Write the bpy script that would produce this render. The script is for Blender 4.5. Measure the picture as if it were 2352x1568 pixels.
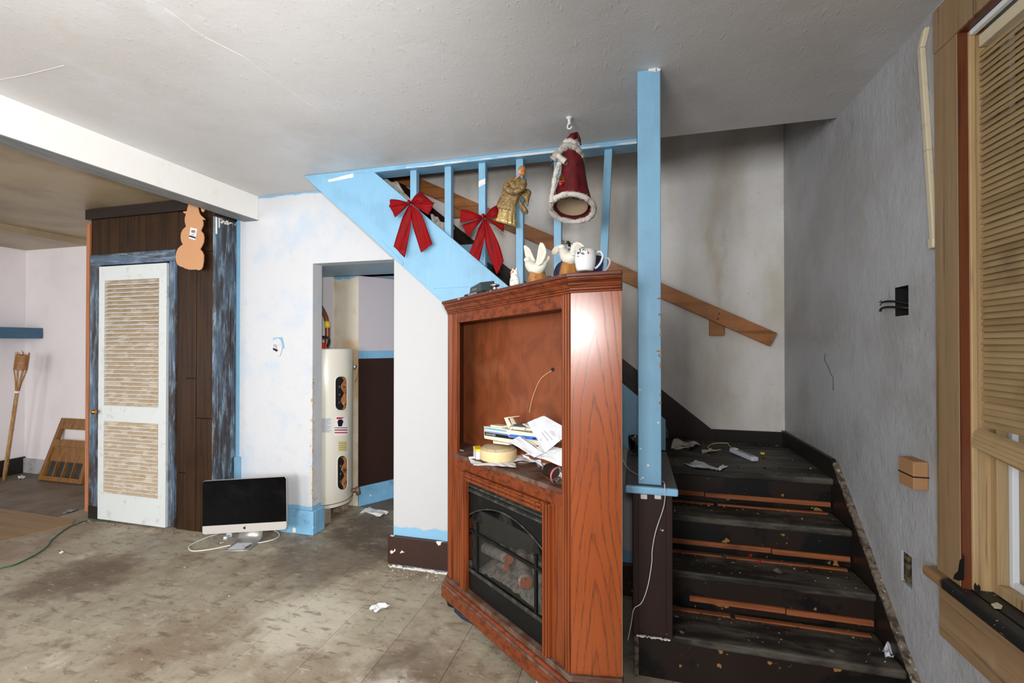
import bpy, bmesh, math, random
from mathutils import Vector, Matrix, noise
random.seed(7)
R_ = math.radians
for o in list(bpy.data.objects): bpy.data.objects.remove(o)
scene = bpy.context.scene
COL = scene.collection

# ------------------------------------------------------------------ camera
F = 1045.0                      # focal length in pixels of the 2352 x 1568 frame
YAW, PITCH, CAMH = R_(14.9), R_(0.44), 1.366
cam_d = bpy.data.cameras.new('camera'); cam = bpy.data.objects.new('camera', cam_d); COL.objects.link(cam)
cam_d.sensor_width = 36.0; cam_d.lens = 36.0*F/2352.0; cam_d.clip_start = .02
cam.location = (0, 0, CAMH); cam.rotation_euler = (math.pi/2+PITCH, 0, YAW)
scene.camera = cam
CM = cam.rotation_euler.to_matrix()
def ray(px, py): return CM @ Vector(((px-1176)/F, -(py-784)/F, -1.0))
def at(px, py, X=None, Y=None, Z=None):
    """world point seen at a pixel, on the plane X=, Y= or Z="""
    d = ray(px, py)
    t = X/d.x if X is not None else Y/d.y if Y is not None else (Z-CAMH)/d.z
    return Vector((d.x*t, d.y*t, CAMH+d.z*t))

# ------------------------------------------------------------------ light
scene.view_settings.view_transform = 'Standard'; scene.view_settings.look = 'None'
scene.view_settings.gamma = 1.0; scene.view_settings.use_curve_mapping = False
scene.view_settings.exposure = -0.42
world = bpy.data.worlds.new('world'); scene.world = world; world.use_nodes = True
wb = world.node_tree.nodes['Background']; wb.inputs[0].default_value = (.80, .88, 1, 1); wb.inputs[1].default_value = 0.9
# the photographer's flash above the camera, its head swung to the left
fl = bpy.data.lights.new('camera_flash', 'SPOT'); flo = bpy.data.objects.new('camera_flash', fl); COL.objects.link(flo)
fl.energy = 450; fl.color = (1, .985, .965); fl.shadow_soft_size = .06; fl.spot_size = R_(150); fl.spot_blend = 1.0
flo.location = (.0, -.05, 1.49)
flo.rotation_euler = (math.pi/2-R_(7), 0, YAW+R_(54))
# added fill lamp behind the camera, standing in for bounced flash light
bo = bpy.data.lights.new('rear_fill_light', 'AREA'); boo = bpy.data.objects.new('rear_fill_light', bo); COL.objects.link(boo)
bo.shape = 'RECTANGLE'; bo.size = 1.3; bo.size_y = 1.35; bo.energy = 165; bo.color = (.98, .99, 1)
boo.location = (-1.30, -2.6, 1.57); boo.rotation_euler = (math.pi/2, 0, 0)

# unseen fill lamp added to brighten the room on the left
b2 = bpy.data.lights.new('left_room_fill_light', 'AREA'); b2o = bpy.data.objects.new('left_room_fill_light', b2); COL.objects.link(b2o)
b2.shape = 'RECTANGLE'; b2.size = 2.6; b2.size_y = 1.6; b2.energy = 150; b2.color = (.98, .99, 1)
b2o.location = (-4.5, -2.6, 1.5); b2o.rotation_euler = (math.pi/2, 0, R_(6))

# ------------------------------------------------------------------ helpers: objects
LOC = {}
def root_loc(o):
    while o.parent: o = o.parent
    return LOC.get(o.name, Vector((0, 0, 0)))
def tag(o, label=None, cat=None, group=None, kind=None):
    if label: o['label'] = label
    if cat: o['category'] = cat
    if group: o['group'] = group
    if kind: o['kind'] = kind
    return o
def thing(name, label, cat, loc, group=None, kind=None):
    o = bpy.data.objects.new(name, None); COL.objects.link(o)
    o.empty_display_size = .05; o.location = loc; LOC[o.name] = Vector(loc)
    return tag(o, label, cat, group, kind)
class MB:
    def __init__(s, fn=None): s.v = []; s.f = []; s.fn = fn
    def add(s, vs, fs):
        b = len(s.v)
        s.v += [Vector(s.fn(*p)) if s.fn else Vector(p) for p in vs]
        s.f += [tuple(b+i for i in f) for f in fs]; return s
    def box(s, x0, x1, y0, y1, z0, z1):
        return s.add([(x0,y0,z0),(x1,y0,z0),(x1,y1,z0),(x0,y1,z0),(x0,y0,z1),(x1,y0,z1),(x1,y1,z1),(x0,y1,z1)],
              [(0,3,2,1),(4,5,6,7),(0,1,5,4),(1,2,6,5),(2,3,7,6),(3,0,4,7)])
    def hexa(s, p): return s.add(p, [(0,3,2,1),(4,5,6,7),(0,1,5,4),(1,2,6,5),(2,3,7,6),(3,0,4,7)])
    def prism(s, pts, vec):
        n = len(pts); vec = Vector(vec); pts = [Vector(p) for p in pts]
        return s.add(pts+[p+vec for p in pts], [tuple(range(n))[::-1], tuple(range(n, 2*n))]+[(i,(i+1)%n,n+(i+1)%n,n+i) for i in range(n)])
    def rings(s, rings, cap=True, closed=False):
        n = len(rings[0]); vs = [p for r in rings for p in r]; fs = []
        m = len(rings)
        for k in range(m if closed else m-1):
            a, b = k*n, ((k+1)%m)*n
            for i in range(n): fs.append((a+i, a+(i+1)%n, b+(i+1)%n, b+i))
        if cap and not closed: fs += [tuple(range(n))[::-1], tuple(range((m-1)*n, m*n))]
        return s.add(vs, fs)
    def tube(s, pts, r, n=8, closed=False, jit=0, squash=None):
        pts = [Vector(p) for p in pts]; rings = []; m = len(pts); up = None
        for i, p in enumerate(pts):
            a = pts[(i-1)%m] if (closed or i > 0) else p
            b = pts[(i+1)%m] if (closed or i < m-1) else p
            t = (b-a).normalized()
            if up is None:
                up = t.orthogonal().normalized()
            up = (up - t*up.dot(t)).normalized(); w = t.cross(up)
            rr = r[i] if isinstance(r, (list, tuple)) else r
            ring = []
            for k in range(n):
                a_ = 2*math.pi*k/n
                q = rr*(1+random.uniform(-jit, jit))
                ring.append(p+up*math.cos(a_)*q+w*math.sin(a_)*q)
            rings.append(ring)
        return s.rings(rings, True, closed)
    def lathe(s, prof, c=(0,0,0), n=20, M=None, cap=True):
        c = Vector(c); M = M or Matrix.Identity(3)
        return s.rings([[c+M@Vector((r*math.cos(2*math.pi*k/n), r*math.sin(2*math.pi*k/n), z)) for k in range(n)] for r, z in prof], cap)
    def sphere(s, c, rx, ry=None, rz=None, n=12, m=8, M=None):
        ry = ry or rx; rz = rz or rx; M = M or Matrix.Identity(3); c = Vector(c)
        rings = []
        for j in range(m+1):
            a = -math.pi/2+math.pi*j/m; cr = max(math.cos(a), .02)
            rings.append([c+M@Vector((rx*cr*math.cos(2*math.pi*k/n), ry*cr*math.sin(2*math.pi*k/n), rz*math.sin(a))) for k in range(n)])
        return s.rings(rings)
    def loft(s, secs, n=18, pleat=0, k=9, cap=True):
        rings = []
        for j, (c, Rv, Dv) in enumerate(secs):
            c, Rv, Dv = Vector(c), Vector(Rv), Vector(Dv)
            pl = pleat*j/max(1, len(secs)-1)
            rings.append([c+(Rv*math.cos(t)+Dv*math.sin(t))*(1+pl*math.sin(k*t)) for t in [2*math.pi*i/n for i in range(n)]])
        return s.rings(rings, cap)
    def grid(s, nu, nv, fn):
        vs = [fn(i/nu, j/nv) for j in range(nv+1) for i in range(nu+1)]
        fs = [(j*(nu+1)+i, j*(nu+1)+i+1, (j+1)*(nu+1)+i+1, (j+1)*(nu+1)+i) for j in range(nv) for i in range(nu)]
        return s.add(vs, fs)
    def mesh(s, name, off, smooth):
        me = bpy.data.meshes.new(name); me.from_pydata([v-off for v in s.v], [], s.f)
        bm = bmesh.new(); bm.from_mesh(me); bmesh.ops.recalc_face_normals(bm, faces=bm.faces[:]); bm.to_mesh(me); bm.free()
        if smooth: me.polygons.foreach_set('use_smooth', [True]*len(me.polygons))
        return me
    def build(s, name, mat, parent=None, smooth=False, bev=0, solid=0, sub=0, label=None, kind=None):
        if parent: off = root_loc(parent)
        else:
            xs = [v.x for v in s.v]; ys = [v.y for v in s.v]; zs = [v.z for v in s.v]
            off = Vector(((min(xs)+max(xs))/2, (min(ys)+max(ys))/2, min(zs)))
        me = s.mesh(name, off, smooth); me.materials.append(mat)
        o = bpy.data.objects.new(name, me); COL.objects.link(o)
        if parent: o.parent = parent
        else: o.location = off; LOC[o.name] = off
        if solid: md = o.modifiers.new('solid', 'SOLIDIFY'); md.thickness = solid; md.offset = 0
        if sub: md = o.modifiers.new('sub', 'SUBSURF'); md.levels = sub; md.render_levels = sub
        if bev: md = o.modifiers.new('bevel', 'BEVEL'); md.width = bev; md.segments = 2; md.limit_method = 'ANGLE'; md.angle_limit = R_(40)
        return tag(o, label=label, kind=kind)
def copies(name, mb, mat, parent, places, bev=0, smooth=False):
    """alike pieces sharing one mesh; mb is built around the origin, places = [(loc, euler)] in the world"""
    me = mb.mesh(name, Vector((0,0,0)), smooth); me.materials.append(mat); base = root_loc(parent); out = []
    for loc, rot in places:
        o = bpy.data.objects.new(name, me); COL.objects.link(o); o.parent = parent
        o.location = Vector(loc)-base; o.rotation_euler = rot
        if bev: md = o.modifiers.new('bevel', 'BEVEL'); md.width = bev; md.segments = 1; md.limit_method = 'ANGLE'
        out.append(o)
    return out
def struct(name, mb, mat, label, cat, bev=0): return tag(mb.build(name, mat, bev=bev), label, cat, kind='structure')
def solo(name, mb, mat, label, cat, group=None, **k): return tag(mb.build(name, mat, **k), label, cat, group)

# ------------------------------------------------------------------ helpers: materials
def lin(c):
    return tuple(((x/255)/12.92 if x/255 <= .04045 else ((x/255+.055)/1.055)**2.4) for x in c)+(1,)
class Mat:
    def __init__(s, name, col, rough=.6, spec=.4, metal=0, world=False):
        s.m = bpy.data.materials.new(name); s.m.use_nodes = True; s.t = s.m.node_tree; s.n = s.t.nodes; s.l = s.t.links
        s.b = s.n['Principled BSDF']; s.b.inputs['Roughness'].default_value = rough; s.b.inputs['Metallic'].default_value = metal
        s.b.inputs['Specular IOR Level'].default_value = spec; s.b.inputs['Base Color'].default_value = lin(col)
        s.c = None; s.base = lin(col); s.bh = None
        if world: s.co = s.n.new('ShaderNodeNewGeometry').outputs['Position']
        else: s.co = s.n.new('ShaderNodeTexCoord').outputs['Object']
    def out(s): return s.m
    def mapped(s, scale, rot=None, loc=None, co=None):
        mp = s.n.new('ShaderNodeMapping'); s.l.new(co or s.co, mp.inputs[0])
        mp.inputs['Scale'].default_value = scale if isinstance(scale, (tuple, list)) else (scale,)*3
        if rot: mp.inputs['Rotation'].default_value = rot
        if loc: mp.inputs['Location'].default_value = loc
        return mp.outputs[0]
    def noise(s, scale, detail=4, rough=.55, dist=0, seed=0, rot=None):
        t = s.n.new('ShaderNodeTexNoise'); t.inputs['Scale'].default_value = 1; t.inputs['Detail'].default_value = detail
        t.inputs['Roughness'].default_value = rough; t.inputs['Distortion'].default_value = dist
        s.l.new(s.mapped(scale, rot, (seed*3.7, seed*1.9, seed*2.3)), t.inputs['Vector']); return t.outputs[0]
    def math(s, op, a, b=None, clamp=False):
        t = s.n.new('ShaderNodeMath'); t.operation = op; t.use_clamp = clamp
        for i, x in enumerate((a, b)):
            if x is None: continue
            if isinstance(x, (int, float)): t.inputs[i].default_value = x
            else: s.l.new(x, t.inputs[i])
        return t.outputs[0]
    def ramp(s, fac, lo, hi, smooth=True):
        t = s.n.new('ShaderNodeMapRange'); t.interpolation_type = 'SMOOTHSTEP' if smooth else 'LINEAR'
        s.l.new(fac, t.inputs[0]); t.inputs[1].default_value = lo; t.inputs[2].default_value = hi; return t.outputs[0]
    def axis(s, i):
        t = s.n.new('ShaderNodeSeparateXYZ'); s.l.new(s.co, t.inputs[0]); return t.outputs[i]
    def mix(s, fac, col, amount=1.0):
        t = s.n.new('ShaderNodeMix'); t.data_type = 'RGBA'
        if amount != 1.0: fac = s.math('MULTIPLY', fac, amount)
        s.l.new(fac, t.inputs['Factor'])
        if s.c is None: t.inputs['A'].default_value = s.base
        else: s.l.new(s.c, t.inputs['A'])
        t.inputs['B'].default_value = lin(col); s.c = t.outputs['Result']; s.l.new(s.c, s.b.inputs['Base Color']); return s
    def layer(s, col, scale, lo, hi, amount=1.0, detail=4, rough=.55, dist=0, seed=0, rot=None):
        return s.mix(s.ramp(s.noise(scale, detail, rough, dist, seed, rot), lo, hi), col, amount)
    def edge(s, i, value, sign, width, col, wob=.03, scale=9, seed=1, amount=1.0, co=None):
        """colour where sign*(axis-value) > 0, ragged by noise"""
        n = s.noise(scale, 5, .6, 0, seed)
        d = s.math('MULTIPLY', s.math('SUBTRACT', s.axis(i), value), sign)
        d = s.math('ADD', d, s.math('MULTIPLY', s.math('SUBTRACT', n, .5), wob*2))
        return s.mix(s.ramp(d, 0, width), col, amount)
    def bump(s, scale, strength, dist=.01, detail=5, rough=.6, seed=3, rot=None, distort=0):
        b = s.n.new('ShaderNodeBump'); b.inputs['Strength'].default_value = strength; b.inputs['Distance'].default_value = dist
        s.l.new(s.noise(scale, detail, rough, distort, seed, rot), b.inputs['Height'])
        if s.bh: s.l.new(s.bh, b.inputs['Normal'])
        s.bh = b.outputs[0]; s.l.new(s.bh, s.b.inputs['Normal']); return s
    def specks(s, scale, lo, hi, strength, dist=.006, seed=41, rot=None):
        b = s.n.new('ShaderNodeBump'); b.inputs['Strength'].default_value = strength; b.inputs['Distance'].default_value = dist
        s.l.new(s.ramp(s.noise(scale, 3, .55, 0, seed, rot), lo, hi), b.inputs['Height'])
        if s.bh: s.l.new(s.bh, b.inputs['Normal'])
        s.bh = b.outputs[0]; s.l.new(s.bh, s.b.inputs['Normal']); return s
    def roughvar(s, scale, a, b, lo=.35, hi=.65, seed=5):
        t = s.n.new('ShaderNodeMapRange'); s.l.new(s.noise(scale, 4, .6, 0, seed), t.inputs[0])
        t.inputs[1].default_value = lo; t.inputs[2].default_value = hi; t.inputs[3].default_value = a; t.inputs[4].default_value = b
        s.l.new(t.outputs[0], s.b.inputs['Roughness']); return s
    def coat(s, w, r): s.b.inputs['Coat Weight'].default_value = w; s.b.inputs['Coat Roughness'].default_value = r; return s
    def rnd(s, col, amount):
        t = s.n.new('ShaderNodeObjectInfo'); return s.mix(t.outputs['Random'], col, amount)
def wood(name, c1, c2, axis=2, rough=.4, k=60, spec=.4, dirt=None, coat=0):
    m = Mat(name, c1, rough, spec)
    sc = [k, k, k]; sc[axis] = k*.04
    m.layer(c2, tuple(sc), .42, .66, .9, 5, .6, .6)
    sc2 = [k*2.5]*3; sc2[axis] = k*.06
    m.layer(tuple(int(x*.55) for x in c2), tuple(sc2), .58, .7, .55, 3, .6, 0, 2)
    if dirt: m.layer(dirt, 5, .5, .75, .6, 5, .6, 0, 4)
    m.bump(tuple(sc2), .12, .002)
    if coat: m.coat(coat, .22)
    return m.m

# ------------------------------------------------------------------ materials
M = {}
BLUE = (128, 176, 206)
# plaster and paint; walls use world positions so that paint edges follow the real edges
def plaster(name, col, bump=.25, rough=.75, layers=(), fine=90, spec=.3):
    m = Mat(name, col, rough, spec, world=True)
    for l in layers: m.layer(*l)
    m.bump((7, 7, 7), bump*.7, .02, 5, .6, 3).bump(fine, bump*.5, .004, 3, .6, 7)
    return m
m = plaster('white_plaster', (203, 205, 209), .34, .6, [((180, 197, 214), 4.5, .47, .72, .62, 5, .6), ((190, 189, 187), 11, .55, .75, .35, 4)], 45)
m.layer(BLUE, 9, .74, .78, .8, 3, .5, 0, 11)
m.edge(2, 2.462, 1, .008, BLUE, .022, 7, 2)
m.edge(0, -2.892, -1, .01, BLUE, .02, 8, 3)
m.edge(2, .205, -1, .01, BLUE, .03, 7, 4)
M['white_wall'] = m.m
m = plaster('white_stair_plaster', (186, 187, 189), .34, .6, [((184, 183, 182), 11, .55, .75, .35, 4)], 45)
m.edge(2, .245, -1, .01, BLUE, .05, 6, 4)
M['stair_wall'] = m.m
m = plaster('ceiling_paint', (214, 213, 212), .16, .44, [((198, 195, 191), 1.3, .42, .68, .6, 4), ((224, 226, 230), 2.4, .5, .7, .5, 5, .6, 0, 5), ((204, 188, 166), 3.1, .64, .76, .35, 4, .6, 0, 9)], 120)
m.bump((20, 4, 4), .12, .006, 3, .6, 21, (0, 0, .5)).specks((40, 14, 20), .62, .72, .28, .003, 23, (0, 0, .6)).specks((75, 60, 70), .64, .74, .35, .003, 29)
M['ceiling'] = m.m
m = plaster('tan_ceiling_paint', (172, 155, 126), .3, .42, [((136, 120, 94), 2, .42, .68, .7, 4), ((176, 164, 142), 5, .55, .75, .45, 5)], 60)
m.bump((30, 4, 5), .3, .006, 4, .6, 21)
M['ceiling_left'] = m.m
m = plaster('beam_paint', (240, 238, 234), .15, .6, [((222, 214, 202), 8, .58, .72, .35, 4)], 60)
M['beam'] = m.m
m = plaster('grey_wall_paint', (176, 177, 181), .55, .42, [((152, 151, 149), 2.2, .4, .65, .7, 4), ((194, 193, 192), 6, .55, .75, .4, 5), ((152, 140, 118), 4, .62, .76, .45, 4, .6, 0, 6)], 42, .35)
m.bump((26, 26, 13), .30, .010, 3, .6, 31).specks((46, 46, 18), .60, .72, .25, .005, 33).specks((90, 90, 50), .62, .72, .3, .004, 37)
M['right_wall'] = m.m
m = plaster('stairwell_paint', (228, 225, 221), .4, .6, [((204, 194, 177), (3.2, 3.2, 1.4), .42, .66, .7, 4), ((184, 168, 142), (4, 4, 1.5), .55, .74, .55, 5, .6, 0, 3), ((222, 221, 220), 7, .55, .8, .4, 4)], 26)
m.specks((40, 40, 34), .60, .70, .3, .005, 43).specks((18, 18, 50), .64, .72, .3, .005, 47, (0, .5, 0)).layer((150, 140, 124), (50, 50, 80), .68, .73, .5, 3, .5, 0, 51)
M['stairwell_wall'] = m.m
m = plaster('lilac_white_paint', (226, 220, 222), .2, .65, [((208, 203, 206), 3, .45, .7, .35, 4)], 60)
M['left_wall'] = m.m
m = plaster('stained_cream_paint', (226, 216, 198), .2, .6, [((196, 158, 108), 2.2, .42, .66, .8, 5), ((176, 136, 90), 6, .6, .75, .4, 5)], 60)
m.edge(2, 1.93, 1, .01, (120, 180, 214), .05, 8, 4)
M['cream_wall'] = m.m
m = Mat('passage_paint', (196, 190, 196), .6, .3, world=True); m.edge(2, 1.25, -1, .002, (46, 24, 15), 0); m.layer((88, 52, 36), (60, 60, 2), .6, .75, .15); M['passage_wall'] = m.m
M['plain_wall'] = plaster('rear_wall_paint', (214, 212, 208), .1).m
def paint(name, col, chip=(225, 220, 210), amt=.02, rough=.45, dirt=None):
    m = Mat(name, col, rough, .4)
    m.layer(tuple(int(c*.9) for c in col), 6, .4, .7, .6)
    m.layer(tuple(min(255, int(c*1.05)) for c in col), (60, 60, 6), .5, .7, .4, 4)
    if dirt: m.layer(dirt, 12, .52, .7, .7, 5, .65, 0, 8)
    if amt: m.layer(chip, 16, .70-amt, .71-amt, 1, 3, .5, 0, 12)
    m.bump((80, 80, 12), .15, .002); return m.m
M['blue'] = paint('light_blue_paint', BLUE, amt=.0)
M['blue_chipped'] = paint('chipped_blue_paint', (138, 190, 224), amt=.035)
M['blue_board'] = paint('blue_baseboard_paint', (126, 180, 216), amt=.03, dirt=(104, 140, 164))
M['blue_dark'] = paint('slate_blue_paint', (62, 96, 122), amt=0)
M['blue_bare'] = Mat('bare_white_edge', (222, 222, 220), .6).layer((170, 200, 222), 20, .5, .7, .6).m
M['brown'] = paint('dark_brown_paint', (54, 33, 27), (222, 214, 206), .03, .4)
M['brown_plain'] = paint('dark_brown_paint_plain', (46, 29, 25), (190, 184, 176), -.005, .38)
M['brown_black'] = paint('black_brown_paint', (29, 24, 20), (150, 144, 134), .0, .4)
for nm_, sc_ in (('scraped', (9, 9, 1.5)), ('scraped_h', (1.5, 9, 9))):
    m = Mat(nm_+'_blue_casing', (52, 43, 42), .5); f3 = tuple(3.2*q for q in sc_); f9 = tuple(8*q for q in sc_)
    m.layer((88, 112, 134), sc_, .38, .62, .8, 5, .6, .3).layer((140, 166, 186), f3, .47, .68, .7, 6, .7, .2, 4).layer((44, 36, 36), f9, .52, .7, .55, 5, .65, 0, 9).bump((60, 60, 6), .3, .003); M[nm_] = m.m
M['panel'] = wood('dark_panelling', (56, 35, 17), (33, 20, 10), 2, .42, 40, .3, (27, 16, 9))
M['panel_dark'] = wood('soot_dark_trim', (36, 24, 19), (22, 15, 12), 0, .5, 40)
M['orange_wood'] = wood('raw_orange_wood', (172, 114, 78), (150, 92, 58), 2, .6, 50)
M['tack'] = wood('orange_strip_wood', (150, 88, 52), (118, 64, 38), 0, .6, 50, .3, (82, 46, 28))
M['rail_wood'] = wood('brown_handrail_wood', (176, 116, 66), (152, 94, 50), 0, .42, 14, .4, (126, 80, 46))
M['oak'] = wood('red_brown_oak', (128, 62, 27), (88, 38, 16), 2, .33, 46, .5)
M['oak_h'] = wood('red_brown_oak_rail', (122, 57, 26), (82, 34, 15), 0, .33, 46, .5)
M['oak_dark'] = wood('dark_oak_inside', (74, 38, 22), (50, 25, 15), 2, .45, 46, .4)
m = Mat('dusty_oak', (84, 52, 38), .6); m.layer((112, 94, 82), 14, .4, .65, .8, 6, .65).layer((60, 34, 24), (8, 60, 60), .55, .7, .5); M['oak_dusty'] = m.m
m = Mat('oak_top_flaking', (96, 50, 34), .45); m.layer((206, 196, 190), (22, 22, 60), .62, .68, .9, 5, .6); M['oak_top'] = m.m
m = Mat('veneer_back', (132, 70, 40), .34, .5); m.layer((102, 54, 32), (5, 5, 4), .40, .66, .6, 3, .5, 2.2).layer((146, 88, 58), (3, 3, 3), .48, .7, .6, 3, .5, 1.0, 5).layer((74, 38, 24), (70, 70, 8), .55, .7, .3); M['veneer'] = m.m
m = Mat('white_door_paint', (206, 212, 212), .5); m.layer((176, 172, 164), 12, .55, .72, .5, 5).layer((112, 88, 66), 28, .66, .72, .7, 5, .65, 0, 6); M['door'] = m.m
m = Mat('dusty_louvre_paint', (184, 164, 138), .65, world=True); m.layer((212, 204, 190), (7, 7, 26), .50, .58, .7, 5, .6, 0, 3).layer((150, 124, 96), (14, 14, 22), .52, .68, .5, 5, .65, 0, 5); M['louvre'] = m.m
m = Mat('floor_tile', (170, 161, 142), .5, .35, world=True)
m.rnd((154, 146, 127), .7)
m.layer((130, 113, 93), 2.1, .42, .66, .85, 6, .62).layer((112, 94, 76), 4.7, .52, .72, .75, 6, .65, .4, 4).layer((206, 200, 182), 3.4, .55, .75, .6, 5, .6, 0, 9)
m.layer((66, 76, 60), (3.5, 30, 3), .645, .70, .6, 4, .6, .5, 13).layer((58, 46, 38), (26, 5, 5), .66, .72, .5, 5, .65, .6, 15).layer((70, 56, 44), 30, .62, .72, .45, 4, .6, 0, 17)
m.edge(0, -3.3, -1, .8, (128, 111, 92), .3, 2, 6, .5)
def spot(m, cx, cy, r, col, amt, seed):   # a stain with an outline of its own
    d = m.math('SQRT', m.math('ADD', m.math('POWER', m.math('SUBTRACT', m.axis(0), cx), 2), m.math('POWER', m.math('SUBTRACT', m.axis(1), cy), 2)))
    d = m.math('ADD', d, m.math('MULTIPLY', m.math('SUBTRACT', m.noise(6, 5, .65, 0, seed), .5), r*1.6))
    t = m.n.new('ShaderNodeMapRange'); t.interpolation_type = 'SMOOTHSTEP'; m.l.new(d, t.inputs[0]); t.inputs[1].default_value = r; t.inputs[2].default_value = r*.45
    m.mix(t.outputs[0], col, amt)
for cx, cy, r, col, amt in ((-3.15, 1.95, .36, (92, 77, 62), .7), (-1.9, 2.55, .5, (92, 80, 68), .6), (-.95, 1.75, .22, (96, 78, 62), .65), (-1.55, 1.95, .3, (206, 200, 184), .5), (-.95, 1.45, .3, (214, 210, 196), .6), (-1.75, 3.0, .5, (80, 70, 62), .7), (-1.3, 1.55, .25, (120, 102, 82), .5)):
    spot(m, cx, cy, r, col, amt, int(abs(cx*10)+cy*3))
m.layer((92, 78, 64), (9, 22, 9), .53, .66, .6, 6, .7, .5, 23, (0, 0, .5)).layer((192, 187, 172), (12, 30, 12), .57, .68, .45, 6, .7, .4, 27, (0, 0, .45)).layer((78, 66, 56), (44, 60, 40), .62, .70, .35, 4, .6, 0, 31)
m.bump((40, 6, 6), .12, .002).roughvar(5, .38, .65); M['tile'] = m.m
m = Mat('dirty_sheet_floor', (116, 103, 88), .55, .35, world=True); m.layer((84, 72, 60), 3, .4, .65, .8, 6, .62).layer((112, 102, 88), (3, 14, 3), .55, .72, .5, 5); M['floor'] = m.m
m = Mat('worn_black_tread', (38, 35, 31), .55, .3); m.layer((98, 92, 82), (3, 12, 12), .40, .64, .8, 6, .65).layer((20, 18, 17), 5, .5, .7, .8, 5, .6, 0, 4).layer((112, 82, 58), 26, .66, .72, .7, 5, .65, 0, 7); M['tread'] = m.m
m = Mat('worn_black_riser', (36, 26, 21), .42, .35); m.layer((13, 13, 14), 4, .48, .53, .95, 4, .55, 0, 5).layer((158, 116, 66), 13, .665, .68, .9, 3, .5, 0, 2).layer((138, 128, 118), (60, 60, 34), .655, .70, .6, 5, .7, 0, 9); M['riser'] = m.m
m = Mat('flaking_plaster_edge', (116, 104, 90), .8); m.layer((58, 46, 38), 30, .45, .6, .9, 5, .65).layer((190, 184, 176), 40, .62, .7, .8); M['flake_edge'] = m.m
M['white_crumb'] = Mat('white_plaster_crumb', (222, 218, 212), .8).bump(60, .5, .004).m
M['win_wood'] = wood('varnished_window_wood', (150, 124, 92), (134, 108, 78), 2, .4, 30, .4, (140, 108, 72))
M['win_apron'] = wood('varnished_apron_wood', (158, 130, 98), (140, 113, 83), 1, .45, 24, .4, (176, 158, 128))
M['win_red'] = wood('red_brown_jamb', (100, 52, 26), (76, 36, 17), 2, .4, 30)
M['win_cream'] = wood('yellowed_cream_stop', (176, 148, 108), (152, 122, 84), 2, .5, 30, .4, (140, 108, 70))
m = Mat('mouldy_stool', (146, 114, 78), .5, world=True); m.edge(1, 1.735, -1, .03, (30, 30, 30), .05, 9, 4).layer((190, 184, 172), 60, .68, .72, .6); M['stool'] = m.m
m = Mat('yellowed_blind_slat', (164, 140, 102), .5, .3, world=True); m.layer((138, 114, 80), (20, 1.2, 20), .42, .66, .8, 4).layer((112, 90, 62), 5, .5, .75, .6, 5, .6, 0, 4); M['blind'] = m.m
M['vinyl'] = Mat('white_vinyl', (226, 230, 234), .4).m
M['sash'] = wood('sash_wood', (168, 142, 104), (146, 120, 84), 2, .5, 26)
M['cream_plastic'] = Mat('cream_plastic', (206, 194, 166), .4).layer((176, 160, 130), 14, .55, .75, .5).m
M['black'] = Mat('black', (14, 14, 15), .5).m
M['black_gloss'] = Mat('black_gloss_screen', (4, 4, 5), .12, .12).layer((16, 17, 18), 9, .58, .75, .6, 5).roughvar(8, .1, .35).m
M['iron'] = Mat('black_iron', (15, 16, 16), .5, .25).layer((34, 34, 32), 14, .58, .75, .6, 5).m
M['dusty_black'] = Mat('dusty_black_metal', (44, 44, 41), .6).layer((84, 80, 71), 26, .48, .68, .8, 5).m
M['charcoal'] = Mat('charcoal_plastic', (52, 62, 64), .4).m
M['silver'] = Mat('brushed_aluminium', (186, 184, 180), .35, .5, .6).m
M['silver_matte'] = Mat('pale_aluminium', (188, 184, 178), .45, .4, .2).m
M['chrome'] = Mat('chrome', (210, 210, 210), .15, .5, 1).m
M['brass'] = Mat('brass', (190, 140, 70), .25, .5, 1).m
M['copper'] = Mat('brown_copper', (136, 84, 50), .45, .5, .5).m
M['white_gloss'] = Mat('white_glazed_ceramic', (214, 217, 220), .12, .5).m
M['ivory'] = Mat('ivory_ceramic', (214, 210, 196), .25, .5).m
M['gold_base'] = Mat('golden_brown_glaze', (158, 108, 54), .25, .5).layer((112, 70, 30), 60, .5, .7, .6).m
M['owl'] = Mat('speckled_owl_stone', (222, 216, 206), .6).layer((160, 150, 140), 60, .5, .62, .7, 5).bump(120, .5, .003).m
M['dark'] = Mat('deep_dark', (9, 8, 8), .8).m
M['paper'] = Mat('white_paper', (226, 227, 230), .75).m
M['paper_grey'] = Mat('grey_paper', (204, 206, 212), .75).layer((182, 184, 190), 30, .5, .7, .5).m
M['print'] = Mat('grey_print', (120, 122, 128), .7).m
M['red'] = Mat('red_ribbon', (130, 2, 8), .6, .15).layer((98, 1, 5), (14, 14, 5), .45, .7, .7).layer((150, 40, 40), (5, 5, 14), .60, .75, .5, 4).m
M['velvet'] = Mat('dark_red_velvet', (98, 14, 20), .6, .35).layer((62, 8, 12), 22, .42, .65, .8).layer((138, 60, 60), (18, 18, 8), .62, .75, .5, 4).m
M['fur'] = Mat('white_fur', (222, 216, 208), .9, .1).layer((168, 140, 116), 40, .52, .68, .7, 5).bump(220, .9, .006).m
M['fur_grey'] = Mat('grey_white_fur', (188, 182, 174), .85, .2).layer((142, 132, 122), 60, .5, .65, .7).bump(220, .9, .006).m
m = Mat('gold_lame', (190, 162, 102), .34, .5, .35); m.layer((244, 228, 180), (140, 140, 60), .54, .62, .9, 4, .7).layer((104, 80, 40), (70, 70, 10), .5, .66, .7); M['gold'] = m.m  # pale streaks put the skirt's highlights into its colour
m = Mat('bronze_glitter_net', (134, 108, 66), .5, .5, .2); m.layer((238, 214, 154), 170, .575, .63, .95, 4, .7).layer((84, 64, 36), 40, .5, .66, .7); M['net'] = m.m
M['skin'] = Mat('doll_skin', (214, 160, 130), .5).m
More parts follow.
